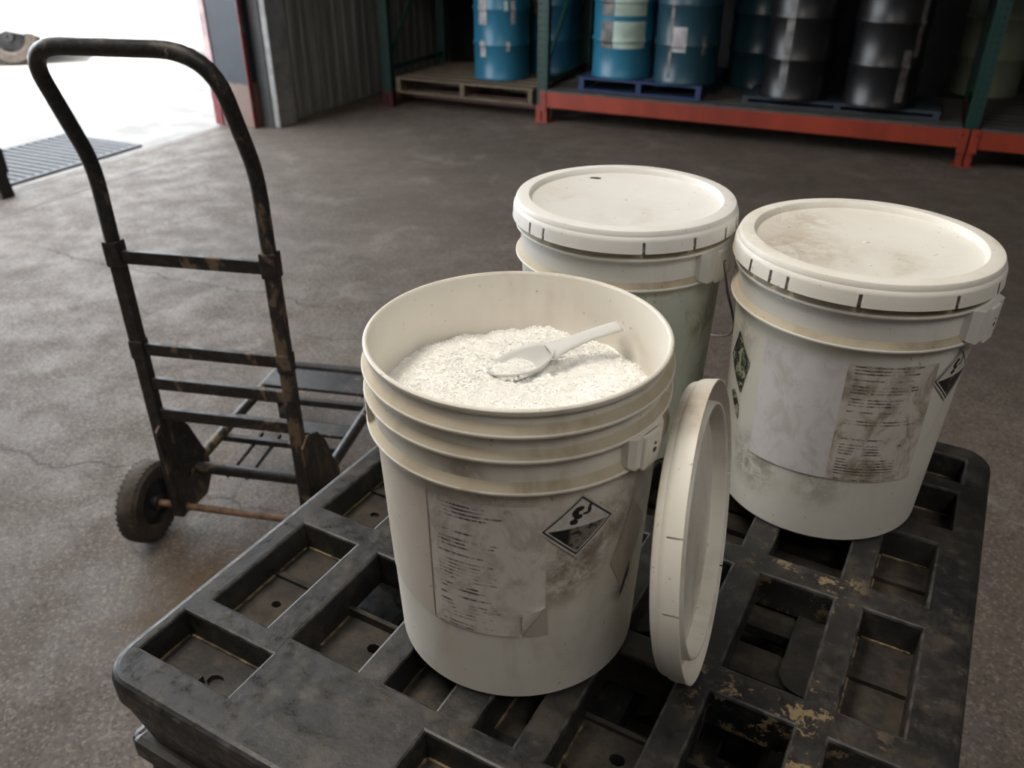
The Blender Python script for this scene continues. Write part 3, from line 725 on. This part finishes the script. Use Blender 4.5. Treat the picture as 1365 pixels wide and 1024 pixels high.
me = pyd([SM @ v for v in vs], fs)
o = obj('bowl', me, msc, sc, smooth=60); md = o.modifiers.new('thickness', 'SOLIDIFY'); md.thickness = 0.0016; md.offset = 0
vs = []; fs = []; L = (SC1 - SC0).length
for i in range(15):
    u = i / 14; x = 0.026 + (L - 0.026) * u; w = 0.009 * (1 - u) ** 3 + 0.0088 + 0.0018 * u; zc = 0.0025 + 0.002 * math.sin(u * PI)
    for j in range(7):
        v = j / 6 * 2 - 1; vs.append(SM @ Vector((x, w * v, zc - 0.0045 * v * v + (0.001 if abs(v) < 0.4 else 0))))
for i in range(14):
    for j in range(6):
        a = i * 7 + j; fs.append((a, a + 7, a + 8, a + 1))
o = obj('handle', pyd(vs, fs), msc, sc, smooth=60); md = o.modifiers.new('thickness', 'SOLIDIFY'); md.thickness = 0.0018; md.offset = 0

# --- the closed pails
def closed_pail(name, loc, bodymat, lidmat, label, lug_ang, slits):
    e = make_pail_shell(name, loc, [bodymat, M['ledge'], M['pail_upper'], M['pail_inner']], [0.3365, 0.2945], label, 'pail', 'white plastic pails')
    lug(e, lug_ang, 14, 0.2975, 0.3350, M['pail_upper'], R1=0.1605)
    lug(e, lug_ang + 180, 14, 0.2975, 0.3350, M['pail_upper'], R1=0.1605)
    l = obj('lid', lid_mesh(slits), lidmat, e, (0, 0, 0.3755), smooth=28)
    return e, l
e2, l2 = closed_pail('lidded_pail', PB, M['pail_rear'], M['lid_clean'], 'rear white pail with pale lid, standing behind the open pail', -42, [-150, -140, -88, -63, -40, -25, 20, 80, 140, 170])
e3, l3 = closed_pail('lidded_pail', PR, M['pail_side'], M['lid_dirty'], 'white pail with yellowed lid and two-panel paper label, standing at the right', -46, [-165, -152, -143, -112.5, -73, -46, -20, 30, 90, 150])
mh = m_simple('black_bung_recess', (0.02, 0.018, 0.016), 0.6)
def smudge(lid, x, y, a, b, rot, name):
    pts = [(x + a * math.cos(q) * math.cos(rot) - b * math.sin(q) * math.sin(rot), y + a * math.cos(q) * math.sin(rot) + b * math.sin(q) * math.cos(rot)) for q in [2 * PI * k / 14 for k in range(14)]]
    pts = [(p[0] + rnd.uniform(-1, 1) * b * 0.3, p[1] + rnd.uniform(-1, 1) * b * 0.2) for p in pts]
    obj(name, prism_mesh(pts, -0.0095, -0.0084, 'z'), mh, lid)
smudge(l2, -0.032, 0.108, 0.009, 0.004, -0.2, 'dark_smudge')
smudge(l3, -0.095, -0.086, 0.008, 0.0045, -0.5, 'dark_smudge')
for l in (l2, l3):  # small moulding nib in the middle
    obj('moulding_nib', lathe_mesh([(0.0, -0.0086), (0.0035, -0.0086), (0.0030, -0.0072), (0.0, -0.0070)], 12, closed=False), M['lid_clean'], l)
# wire bail of the rear pail, hanging against its far side
bm = bmesh.new(); pth = []
for k in range(25):
    u = k / 24; a = math.radians(138 - 180 * u); drop = 0.24 * math.sin(u * PI) ** 0.7; bul = 0.020 * math.sin(u * PI)
    pth.append(polar(a, 0.1640 + bul, 0.318 - drop * 0.9))
add_tube(bm, pth, 0.0018, 8); obj('bail_wire', bm_mesh(bm), m_simple('dull_wire', (0.35, 0.34, 0.32), 0.35, 0.8), e2)
# labels on the right-hand pail
mw = m_label('faded_blank_label', (0.72, 0.70, 0.70), 0.0, 0.5, 30, 0.28, 5.0)
mt_ = m_label('printed_safety_label', (0.66, 0.615, 0.56), 0.95, 0.72, 38, 0.9, 9.0)
o = obj('blank_paper_label', wrap_patch(40, 30, sheet_fn(-151, -110, -152.5, -109.2, 0.270, 0.270, 0.099, 0.1035, 0.0011)), mw, e3); o['label'] = 'faded blank white paper label'
o = obj('text_paper_label', wrap_patch(40, 30, sheet_fn(-110, -67, -109.2, -63, 0.270, 0.270, 0.1035, 0.099, 0.0010)), mt_, e3); o['label'] = 'scuffed paper label covered in fine print'
f_, g_ = diamond_fn((-52.5, 0.2800), (-37.5, 0.2440), (-53.0, 0.2065), (-68.0, 0.2430))
o = obj('hazard_diamond', wrap_patch(20, 20, f_, g_), m_hazard('corrosive_diamond', 6.0, 0.25), e3); o['label'] = 'black and white corrosive hazard diamond'
# dark leafy print on the left flank
t = NT('dark_green_print'); lf = t.noise(60.0, 5, 0.7, dist=1.0)
mleaf = t.done(t.mix(t.ss(lf, 0.48, 0.56), (0.018, 0.020, 0.016), t.mix(0.5, (0.20, 0.24, 0.12), (0.48, 0.50, 0.40))), 0.5)
for (tp, rt, bt, lf_) in (((-174, 0.252), (-160.5, 0.222), (-166, 0.170), (-182, 0.208)), ((-172, 0.168), (-166, 0.150), (-165.5, 0.128), (-176, 0.160))):
    f_, g_ = diamond_fn(tp, rt, bt, lf_, 0.0010)
    obj('printed_mark', wrap_patch(14, 14, f_, g_), mleaf, e3)
# pasted translucent label on the rear pail
obj('film_label', wrap_patch(30, 20, sheet_fn(-100, -58, -100, -58, 0.275, 0.275, 0.12, 0.12, 0.0008)), m_plastic_white('clouded_film', (0.58, 0.61, 0.54), (0.30, 0.28, 0.18), 0.4), e2)

# --- the loose lid leaning against the open pail's lug
az, el = -0.368, 0.120
ax = Vector((math.cos(el) * math.cos(az), math.cos(el) * math.sin(az), math.sin(el)))
s_ = Vector((-math.sin(az), math.cos(az), 0)); v_ = ax.cross(s_)
C0 = Vector((0.2084, 0.6860, PZ + 0.1594 * math.cos(el)))
X, Y, Zl = v_, s_, -ax         # lid's local z (top side) points away from the viewer
X = Y.cross(Zl)
org = C0 - ax * 0.0292
Ml = Matrix(((X.x, Y.x, Zl.x, org.x), (X.y, Y.y, Zl.y, org.y), (X.z, Y.z, Zl.z, org.z + 0.0009), (0, 0, 0, 1)))
ll = empty('pail_lid', (0, 0, 0), 0, 'loose grubby white lid standing on edge against the open pail', 'lid')
ll.matrix_world = Ml
def ang_of(zf, side):  # rim angle whose height fraction is zf
    return math.degrees(math.atan2(side * math.sqrt(max(0, 1 - zf * zf)), zf * (1 if X.z > 0 else -1)))
obj('rim_and_panel', lid_mesh([ang_of(0.55, -1), ang_of(0.12, -1), ang_of(-0.45, -1), ang_of(-0.68, -1), ang_of(0.5, 1), ang_of(-0.2, 1), ang_of(-0.8, 1)], 560), M['lid_loose'], ll, smooth=28)
bm = bmesh.new()
for k in range(3):
    a0 = math.radians(ang_of(-0.985, -1)); p = Vector((0.1440 * math.cos(a0), 0.1440 * math.sin(a0), -0.006 - 0.005 * k))
    add_tube(bm, [p + Vector((0.005 * math.cos(q), 0.005 * math.sin(q), 0)) for q in [2 * PI * j / 12 for j in range(13)]], 0.0018, 6)
obj('gasket_curl', bm_mesh(bm), M['lid_loose'], ll)

# ------------------------------------------------------------------ platform hand truck
th = -0.191
T = empty('platform_truck', (-0.955, 1.897, 0), th, 'black tubular-handled platform truck with worn paint, left of the pallet stack', 'hand truck')
WD = 0.40
def bar(name, p0, p1, hh, hw, mat, parent=T, bev=0.003):
    """rectangular bar: hh = half height, hw = half depth"""
    p0, p1 = Vector(p0), Vector(p1); d = p1 - p0; L = d.length; x = d.normalized(); up = Vector((0, 0, 1))
    if abs(x.z) > 0.9: up = Vector((0, 1, 0))
    y = up.cross(x).normalized(); z = x.cross(y)
    Mx = Matrix(((x.x, y.x, z.x, p0.x), (x.y, y.y, z.y, p0.y), (x.z, y.z, z.z, p0.z), (0, 0, 0, 1)))
    return obj(name, box_mesh(0, L, -hw, hw, -hh, hh, bev, M=Mx), mat, parent)
for s in (0, WD):
    obj('upright', box_mesh(s - 0.017, s + 0.017, -0.014, 0.014, 0.10, 0.93, 0.004), M['scraped'] if s else M['black_metal'], T)
    obj('sleeve', box_mesh(s - 0.0205, s + 0.0205, -0.0185, 0.0185, 0.868, 0.932, 0.004), M['black_metal'], T)
    obj('sleeve', box_mesh(s - 0.0195, s + 0.0195, -0.0165, 0.0165, 0.615, 0.668, 0.004), M['black_metal'], T)
hp = rounded([(0, 0, 0.92), (0, 0, 1.115), (0, -0.118, 1.385), (WD, -0.118, 1.385), (WD, 0, 1.115), (WD, 0, 0.92)], {1: 0.06, 2: 0.085, 3: 0.11, 4: 0.06}, 8)
o = obj('handle', tube_mesh(hp, 0.0175, 16), M['black_tube'], T, smooth=40)
for i, z in enumerate((0.892, 0.642, 0.541, 0.447)):
    bar('rung', (0.012, 0, z), (WD - 0.012, 0, z), 0.0165, 0.0085, M['scraped'] if i in (0, 2) else M['black_metal'])
ZP = 0.200
for s in (0.0, WD): 
    obj('platform_side_tube', tube_mesh([(s, 0.06, ZP), (s, 0.735, ZP)], 0.0165, 12), M['scraped'], T, smooth=40)
obj('platform_end_tube', tube_mesh([(-0.016, 0.725, ZP + 0.002), (WD + 0.016, 0.725, ZP + 0.002)], 0.018, 12), M['black_metal'], T, smooth=40)
obj('platform_front_tube', tube_mesh([(0, 0.100, ZP), (WD, 0.100, ZP)], 0.0175, 12), M['black_metal'], T, smooth=40)
bar('platform_slat', (0, 0.620, ZP + 0.012), (WD, 0.620, ZP + 0.012), 0.006, 0.062, M['black_metal'])
bar('platform_slat', (0, 0.520, ZP - 0.010), (WD, 0.520, ZP - 0.010), 0.012, 0.010, M['black_metal'])
bar('platform_slat', (0, 0.345, ZP + 0.006), (WD, 0.345, ZP + 0.006), 0.006, 0.032, M['black_metal'])
bar('platform_slat', (0, 0.275, ZP - 0.012), (WD, 0.275, ZP - 0.012), 0.010, 0.010, M['black_metal'])
for s in (0.10, 0.16): obj('brace_rod', tube_mesh([(s, 0.11, ZP - 0.03), (s, 0.34, ZP - 0.03)], 0.006, 8), M['black_metal'], T, smooth=40)
PLT = [(-0.035, 0.405), (0.005, 0.425), (0.06, 0.40), (0.105, 0.345), (0.145, 0.25), (0.170, 0.20), (0.165, 0.13), (0.125, 0.085), (0.02, 0.095), (-0.025, 0.16), (-0.03, 0.26)]
for s in (-0.003, WD + 0.012):
    obj('wheel_bracket', prism_mesh(PLT, s + 0.016 - 0.005, s + 0.016, 'x', 0.0012), M['scraped'], T)
obj('axle', tube_mesh([(-0.13, 0.012, 0.122), (WD + 0.13, 0.012, 0.122)], 0.0105, 10), M['rust'], T, smooth=40)
def wheel(name, c, R, w, parent, rz=0):
    prof = [(R * 0.55, -w * 0.40), (R * 0.60, -w * 0.48), (R * 0.88, -w * 0.5), (R * 0.97, -w * 0.36), (R, -w * 0.15), (R, w * 0.15), (R * 0.97, w * 0.36), (R * 0.88, w * 0.5), (R * 0.60, w * 0.48), (R * 0.55, w * 0.40)]
    ty = obj(name, lathe_mesh(prof, 48, closed=True), M['rubber'], parent, c, smooth=35); ty.rotation_euler = (0, PI / 2, rz)
    hub = [(0.012, -w * 0.55), (R * 0.18, -w * 0.55), (R * 0.22, -w * 0.30), (R * 0.50, -w * 0.22), (R * 0.56, -w * 0.42), (R * 0.56, w * 0.42), (R * 0.50, w * 0.22), (R * 0.22, w * 0.30), (R * 0.18, w * 0.55), (0.012, w * 0.55)]
    obj('wheel_hub', lathe_mesh(hub, 32, closed=True), M['dark'], ty, smooth=35)
    # tread grooves
    bm = bmesh.new()
    for k in range(40):
        a = 2 * PI * k / 40
        for s_ in (-1, 1):
            add_box(bm, -0.002, 0.0008 + R * 0.01, -0.0035, 0.0035, -w * 0.14, w * 0.14, Matrix.Translation((R * math.cos(a) * 0.975, R * math.sin(a) * 0.975, s_ * w * 0.27)) @ Matrix.Rotation(a, 4, 'Z') @ Matrix.Rotation(0.4 * s_, 4, 'X'))
    obj('tread', bm_mesh(bm), M['rubber'], ty)
    return ty
wheel('wheel', (-0.105, 0.012, 0.1235), 0.121, 0.062, T)
wheel('wheel', (WD + 0.105, 0.012, 0.1235), 0.121, 0.062, T)
for s in (0.035, WD - 0.035):
    wheel('caster_wheel', (s, 0.655, 0.0535), 0.052, 0.034, T)
    bm = bmesh.new()
    for sg in (-1, 1): add_box(bm, s + sg * 0.024 - 0.002, s + sg * 0.024 + 0.002, 0.625, 0.685, 0.045, 0.17)
    add_box(bm, s - 0.035, s + 0.035, 0.61, 0.70, 0.170, 0.184); obj('caster_fork', bm_mesh(bm), M['dark'], T)

# ------------------------------------------------------------------ pallet racking (building coordinates)
m_green = m_drum('dark_green_enamel', (0.005, 0.036, 0.029), (0.12, 0.14, 0.12), 0.1, 0.45)
m_red = m_drum('orange_red_enamel', (0.24, 0.030, 0.013), (0.10, 0.05, 0.035), 0.2, 0.45)
m_red_shaded = m_drum('shaded_red_enamel', (0.06, 0.007, 0.007), (0.10, 0.05, 0.035), 0.2, 0.5)  # darker copy of the beam red, with shade put into its colour
m_deckb = m_simple('grey_deck_boards', (0.06, 0.057, 0.052), 0.7)
RN = 6.71
def rack_upright(D, label, footw=0.045, foot=m_red):
    e = empty('rack_upright', bw(D, RN), DA, label, 'rack upright', 'green pallet rack uprights')
    for y0 in (0.0, 1.02):
        bm = bmesh.new()  # C-section column
        add_box(bm, -0.045, 0.045, y0, y0 + 0.004, 0.10, 3.6); add_box(bm, -0.045, -0.041, y0 + 0.004, y0 + 0.07, 0.10, 3.6); add_box(bm, 0.041, 0.045, y0 + 0.004, y0 + 0.07, 0.10, 3.6)
        obj('column', bm_mesh(bm), m_green, e)
    bm = bmesh.new(); z = 0.30
    while z < 1.6:
        for x in (-0.022, 0.022):
            add_tube(bm, [(x + 0.004 * (1 if x < 0 else -1), -0.0012, z + (0.0)), (x, 0.0005, z)], 0.0085, 6)
        z += 0.052
    obj('slot_holes', bm_mesh(bm), M['dark'], e)['kind'] = 'stuff'
    bm = bmesh.new(); add_box(bm, -0.050, -0.006, -0.006, 0.075, 0.0, 0.135); add_box(bm, 0.006, 0.050, -0.006, 0.075, 0.0, 0.135); add_box(bm, -0.07, 0.07, -0.02, 0.10, 0.0, 0.008)
    obj('base_guard', bm_mesh(bm), foot, e)
    obj('horizontal_brace', box_mesh(-0.016, 0.016, 0.07, 1.02, 0.30, 0.335), m_green, e)
    obj('diagonal_brace', tube_mesh([(0.0, 0.06, 0.38), (0.0, 1.03, 1.45)], 0.016, 6), m_green, e)
    return e
UD = [-2.84, 0.41, -4.37]
rack_upright(UD[0], 'dark green perforated rack upright between the lone blue drum and the pale-banded drum')
rack_upright(UD[1], 'dark green perforated rack upright at the right, beside the black drums')
rack_upright(UD[2], 'dark green rack upright standing close to the ribbed steel wall', foot=m_red_shaded)
def rack_beam(D0, D1, z0, z1, N, mat, label):
    e = empty('rack_beam', bw((D0 + D1) / 2, N), DA, label, 'rack beam', 'red pallet rack beams'); L = (D1 - D0) / 2
    obj('beam', box_mesh(-L, L, 0, 0.05, z0, z1, 0.004), mat, e)
    for s in (-1, 1):
        obj('end_connector', box_mesh(s * L - 0.028, s * L + 0.028, -0.008, 0.0, z0 - 0.03, z1 + 0.012, 0.002), mat, e)
        obj('rivet', tube_mesh([(s * L * 0.992, -0.012, (z0 + z1) / 2 + 0.03), (s * L * 0.992, -0.007, (z0 + z1) / 2 + 0.03)], 0.008, 8), M['dark'], e)
rack_beam(UD[0] + 0.035, UD[1] - 0.035, 0.135, 0.258, RN - 0.052, m_red, 'long orange-red rack beam below the row of drums, between two green uprights')
rack_beam(UD[1] + 0.035, UD[1] + 2.9, 0.135, 0.258, RN - 0.052, m_red, 'orange-red rack beam running out of frame at the right edge')
rack_beam(UD[2] - 0.03, UD[0] - 0.035, 0.04, 0.125, RN + 0.25, m_red_shaded, 'dim red rack beam under the weathered wooden pallet')
rack_beam(UD[0] + 0.035, UD[1] - 0.035, 0.135, 0.258, RN + 1.02, m_red_shaded, 'rear red rack beam hidden in shadow behind the drums')
rack_beam(UD[2], UD[0] - 0.035, 0.04, 0.125, RN + 1.02, m_red_shaded, 'rear dim red rack beam behind the wooden pallet')
rack_beam(UD[1] + 0.035, UD[1] + 2.9, 0.135, 0.258, RN + 1.02, m_red_shaded, 'rear red rack beam at the far right, in shadow')
# unseen upper shelves, added above the frame to shade the drums
for (a, b, lab) in ((UD[2] + 0.0, UD[0], 'unseen plywood shelf added to shade the lone blue drum'), (UD[0], UD[1], 'unseen plywood shelf added to shade the row of blue and black drums'), (UD[1], UD[1] + 2.9, 'unseen plywood shelf added to shade the right rack bay')):
    o = obj('added_shade_shelf', box_mesh(a + 0.06, b - 0.06, RN - 0.10, RN + 1.5, 1.46, 1.50, 0.004, M=Rz), m_simple('raw_plywood', (0.22, 0.16, 0.10), 0.7)); tag(o, lab, 'shelf', 'added plywood shade shelves')
# deck boards on the beams
for (a, b, lab) in ((UD[0] + 0.06, UD[1] - 0.06, 'grey boarded rack deck under the drums'), (UD[1] + 0.06, UD[1] + 2.8, 'grey boarded rack deck at the right edge')):
    e = empty('rack_deck', bw((a + b) / 2, RN), DA, lab, 'deck'); L = (b - a) / 2; k = 0; y = -0.04
    while y < (1.0 if L < 1.59 and a < 0 else 1.65):
        obj('deck_board', box_mesh(-L, L, y, y + 0.12, 0.2585, 0.274, 0.002), m_deckb, e); y += 0.135

# --- pallets on the rack
def wood_pallet(name, D, N, z, w, l, h, mat, label, group='pallets on the racking'):
    """boards run along D on the top; three stringers run along N"""
    e = empty(name, bw(D, N, z), DA, label, 'pallet', group); n = 7; bwid = 0.095
    for k in range(n):
        y = (l - bwid) * k / (n - 1); obj('deck_board', box_mesh(-w / 2, w / 2, y, y + bwid, h - 0.018, h, 0.003), mat, e)
    for x in (-w / 2 + 0.025, 0, w / 2 - 0.025): obj('stringer', box_mesh(x - 0.022, x + 0.022, 0.0, l, 0.018, h - 0.018, 0.003), mat, e)
    for k in (0, 0.5, 1): y = (l - bwid) * k; obj('bottom_board', box_mesh(-w / 2, w / 2, y, y + bwid, 0, 0.018, 0.003), mat, e)
    return e
t = NT('weathered_pallet_wood'); mwood = t.done(t.mix(t.ss(t.noise(20, 5, 0.7, t.scalev(0.3, 1, 1)), 0.3, 0.7), (0.065, 0.046, 0.028), (0.145, 0.108, 0.068)), 0.75)
mblue = m_drum('blue_pallet_paint', (0.007, 0.024, 0.085), (0.10, 0.10, 0.10), 0.3, 0.6)
mpale = m_drum('pale_blue_pallet_paint', (0.020, 0.029, 0.042), (0.05, 0.05, 0.05), 0.5, 0.7)
wood_pallet('wooden_pallet', -3.60, RN + 0.00, 0.127, 1.35, 1.0, 0.135, mwood, 'weathered bare wooden pallet carrying the lone blue drum')
wood_pallet('blue_pallet', -2.02, RN + 0.04, 0.275, 1.02, 0.95, 0.110, mblue, 'blue painted wooden pallet under the pale-banded and teal drums')
wood_pallet('blue_pallet', -0.50, RN + 0.09, 0.275, 1.40, 0.55, 0.060, mpale, 'faded pale blue pallet under the black drums')
wood_pallet('blue_pallet', 1.35, RN + 0.10, 0.275, 1.10, 0.9, 0.110, mblue, 'blue painted wooden pallet at the far right edge')

# --- drums
def drum(D, N, z, mat, label, patches=(), R=0.246, H=0.86, rot=0.0):
    e = empty('steel_drum', bw(D, N, z), DA + rot, label, 'drum', 'steel drums on the racking')
    pr = [(0, 0.008), (R - 0.012, 0.008), (R - 0.010, 0.0), (R + 0.004, 0.0), (R + 0.005, 0.014), (R, 0.020)]
    for zz in (H / 3, 2 * H / 3): pr += [(R, zz - 0.020), (R + 0.010, zz - 0.007), (R + 0.010, zz + 0.007), (R, zz + 0.020)]
    pr += [(R, H - 0.020), (R + 0.005, H - 0.014), (R + 0.004, H), (R - 0.010, H), (R - 0.012, H - 0.018), (0, H - 0.018)]
    obj('shell', lathe_mesh(pr, 64, closed=False), mat, e, smooth=40)
    for (x, y, r) in ((0.18, 0.0, 0.03), (-0.18, 0.03, 0.018)): obj('bung', lathe_mesh([(0, H - 0.006), (r, H - 0.006), (r, H - 0.02), (0, H - 0.02)], 16, closed=False), M['dark'], e, (x, y, 0))
    for (a0, a1, z0, z1, pm) in patches:
        def fn(u, v, a0=a0, a1=a1, z0=z0, z1=z1):
            zz = z0 + (z1 - z0) * v; bump_ = 0.0
            for zr in (H / 3, 2 * H / 3): bump_ = max(bump_, 0.011 * max(0, 1 - max(0, abs(zz - zr) - 0.007) / 0.013))
            return polar(math.radians(a0 + (a1 - a0) * u), R + 0.0015 + bump_, zz)
        obj('pasted_label', wrap_patch(16, 40, fn), pm, e)
    return e
c_blue = m_drum('sky_blue_drum_paint', (0.018, 0.125, 0.205), (0.5, 0.52, 0.52), 0.2)
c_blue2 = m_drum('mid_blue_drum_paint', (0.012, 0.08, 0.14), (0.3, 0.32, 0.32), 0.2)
c_teal = m_drum('dark_teal_drum_paint', (0.010, 0.042, 0.062), (0.25, 0.3, 0.3), 0.35)
c_black = m_drum('glossy_black_drum_paint', (0.006, 0.006, 0.007), (0.10, 0.095, 0.095), 0.6, 0.36)
p_white = m_simple('scuffed_white_label', (0.36, 0.34, 0.34), 0.6, var=0.3)
p_pale = m_simple('pale_green_label', (0.36, 0.45, 0.39), 0.5, var=0.25, scale=5)
p_grey = m_simple('smeared_grey_label', (0.13, 0.12, 0.115), 0.5, var=0.55)
DN = RN + 0.42
drum(-3.42, 7.15, 0.265, c_blue, 'sky blue steel drum standing alone on the weathered wooden pallet', [(-117, -96, 0.45, 0.67, p_white), (-114, -99, 0.19, 0.32, p_white), (-46, -37, 0.46, 0.64, p_white), (-56, -48, 0.24, 0.32, p_white), (-60, -52, 0.56, 0.64, p_pale)])
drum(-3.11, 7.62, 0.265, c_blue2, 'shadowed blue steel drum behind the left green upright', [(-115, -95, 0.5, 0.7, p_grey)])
drum(-2.25, 7.01, 0.386, c_blue, 'bright blue steel drum with broad pale green label band', [(-92, -30, 0.23, 0.43, p_pale), (-92, -30, 0.47, 0.66, p_pale), (-118, -94, 0.23, 0.43, p_grey), (-118, -94, 0.47, 0.66, p_grey)])
drum(-1.71, 6.97, 0.386, c_teal, 'dark teal steel drum with a small white label', [(-104, -78, 0.24, 0.42, p_white), (-50, -42, 0.22, 0.36, p_grey), (-110, -104, 0.05, 0.8, p_grey)])
drum(-1.25, 7.62, 0.276, c_teal, 'dark teal drum half hidden in the shadow behind', [])
drum(-0.85, 6.98, 0.336, c_black, 'black steel drum with tall smeared grey label, left of the two', [(-112, -98, 0.08, 0.72, p_grey)])
drum(-0.24, 6.95, 0.336, c_black, 'black steel drum with slanting grey smear, right of the two', [(-62, -48, 0.05, 0.40, p_grey), (-45, -34, 0.35, 0.74, p_grey)])
drum(0.50, 8.08, 0.276, m_drum('pale_grey_green_plastic', (0.15, 0.17, 0.12), (0.3, 0.3, 0.3), 0.1, 0.6), 'pale grey green drum behind the right green upright')

# ------------------------------------------------------------------ made-up panels above the added ceiling lamps
mp = NT('added_milky_panel'); mp.done((0.8, 0.8, 0.78), 0.6)
for i, (D, N, a, b, w) in enumerate(ADDED_LAMPS):
    o = structure('added_lamp_panel_%d' % (i + 1), box_mesh(D - a / 2 - 0.06, D + a / 2 + 0.06, N - b / 2 - 0.06, N + b / 2 + 0.06, CEIL - 0.02, CEIL - 0.001, M=Rz), mp.m)

# ------------------------------------------------------------------ outside the doorway
def car(D, N, rz, mat, label):
    e = empty('parked_car', bw(D, N, -0.012), DA + rz, label, 'car', 'cars parked outside')
    prof = [(-2.1, 0.22), (-2.15, 0.62), (-1.95, 0.86), (-1.25, 0.95), (-0.65, 1.38), (0.75, 1.42), (1.55, 0.98), (2.1, 0.90), (2.2, 0.6), (2.12, 0.22)]
    for wx in (1.35, -1.3): prof += [(wx + 0.36, 0.20), (wx + 0.33, 0.30), (wx, 0.36), (wx - 0.33, 0.30), (wx - 0.36, 0.20)]
    obj('car_body', prism_mesh(prof, -0.85, 0.85, 'y', 0.03), mat, e)
    obj('underbody', box_mesh(-1.9, 1.9, -0.70, 0.70, 0.24, 0.34, 0.02), M['dark'], e)
    for y in (-0.852, 0.852):
        obj('side_window', prism_mesh([(-1.10, 0.97), (-0.60, 1.32), (0.70, 1.35), (1.30, 1.00)], y - 0.006, y + 0.006, 'y'), M['dark'], e)
        for wx in (1.35, -1.3):
            w_ = wheel('wheel', (wx, y * 0.88, 0.315), 0.31, 0.20, e); w_.rotation_euler = (PI / 2, 0, 0)
    return e
m_car = m_simple('silver_car_paint', (0.72, 0.72, 0.72), 0.3, var=0.05)
m_car2 = m_simple('white_car_paint', (0.80, 0.80, 0.80), 0.3, var=0.05)
car(-11.0, 6.65, -2.47, m_car, 'overexposed silver car parked outside at the upper left')
car(-6.3, 9.4, -2.47, m_car2, 'overexposed white car parked outside near the door jamb')
# dark bollard foot cut off at the left edge
bp = bw(-5.13, 3.35)
e = empty('door_guard_post', bp, DA, 'black steel guard post foot cut off at the left edge', 'post')
obj('post', box_mesh(-0.17, 0.03, -0.05, 0.07, 0.14, 0.30, 0.01), M['dark'], e)
obj('foot', prism_mesh([(-0.10, 0.0), (0.05, 0.0), (0.03, 0.15), (-0.12, 0.15)], -0.04, 0.05, 'y', 0.006), M['dark'], e)
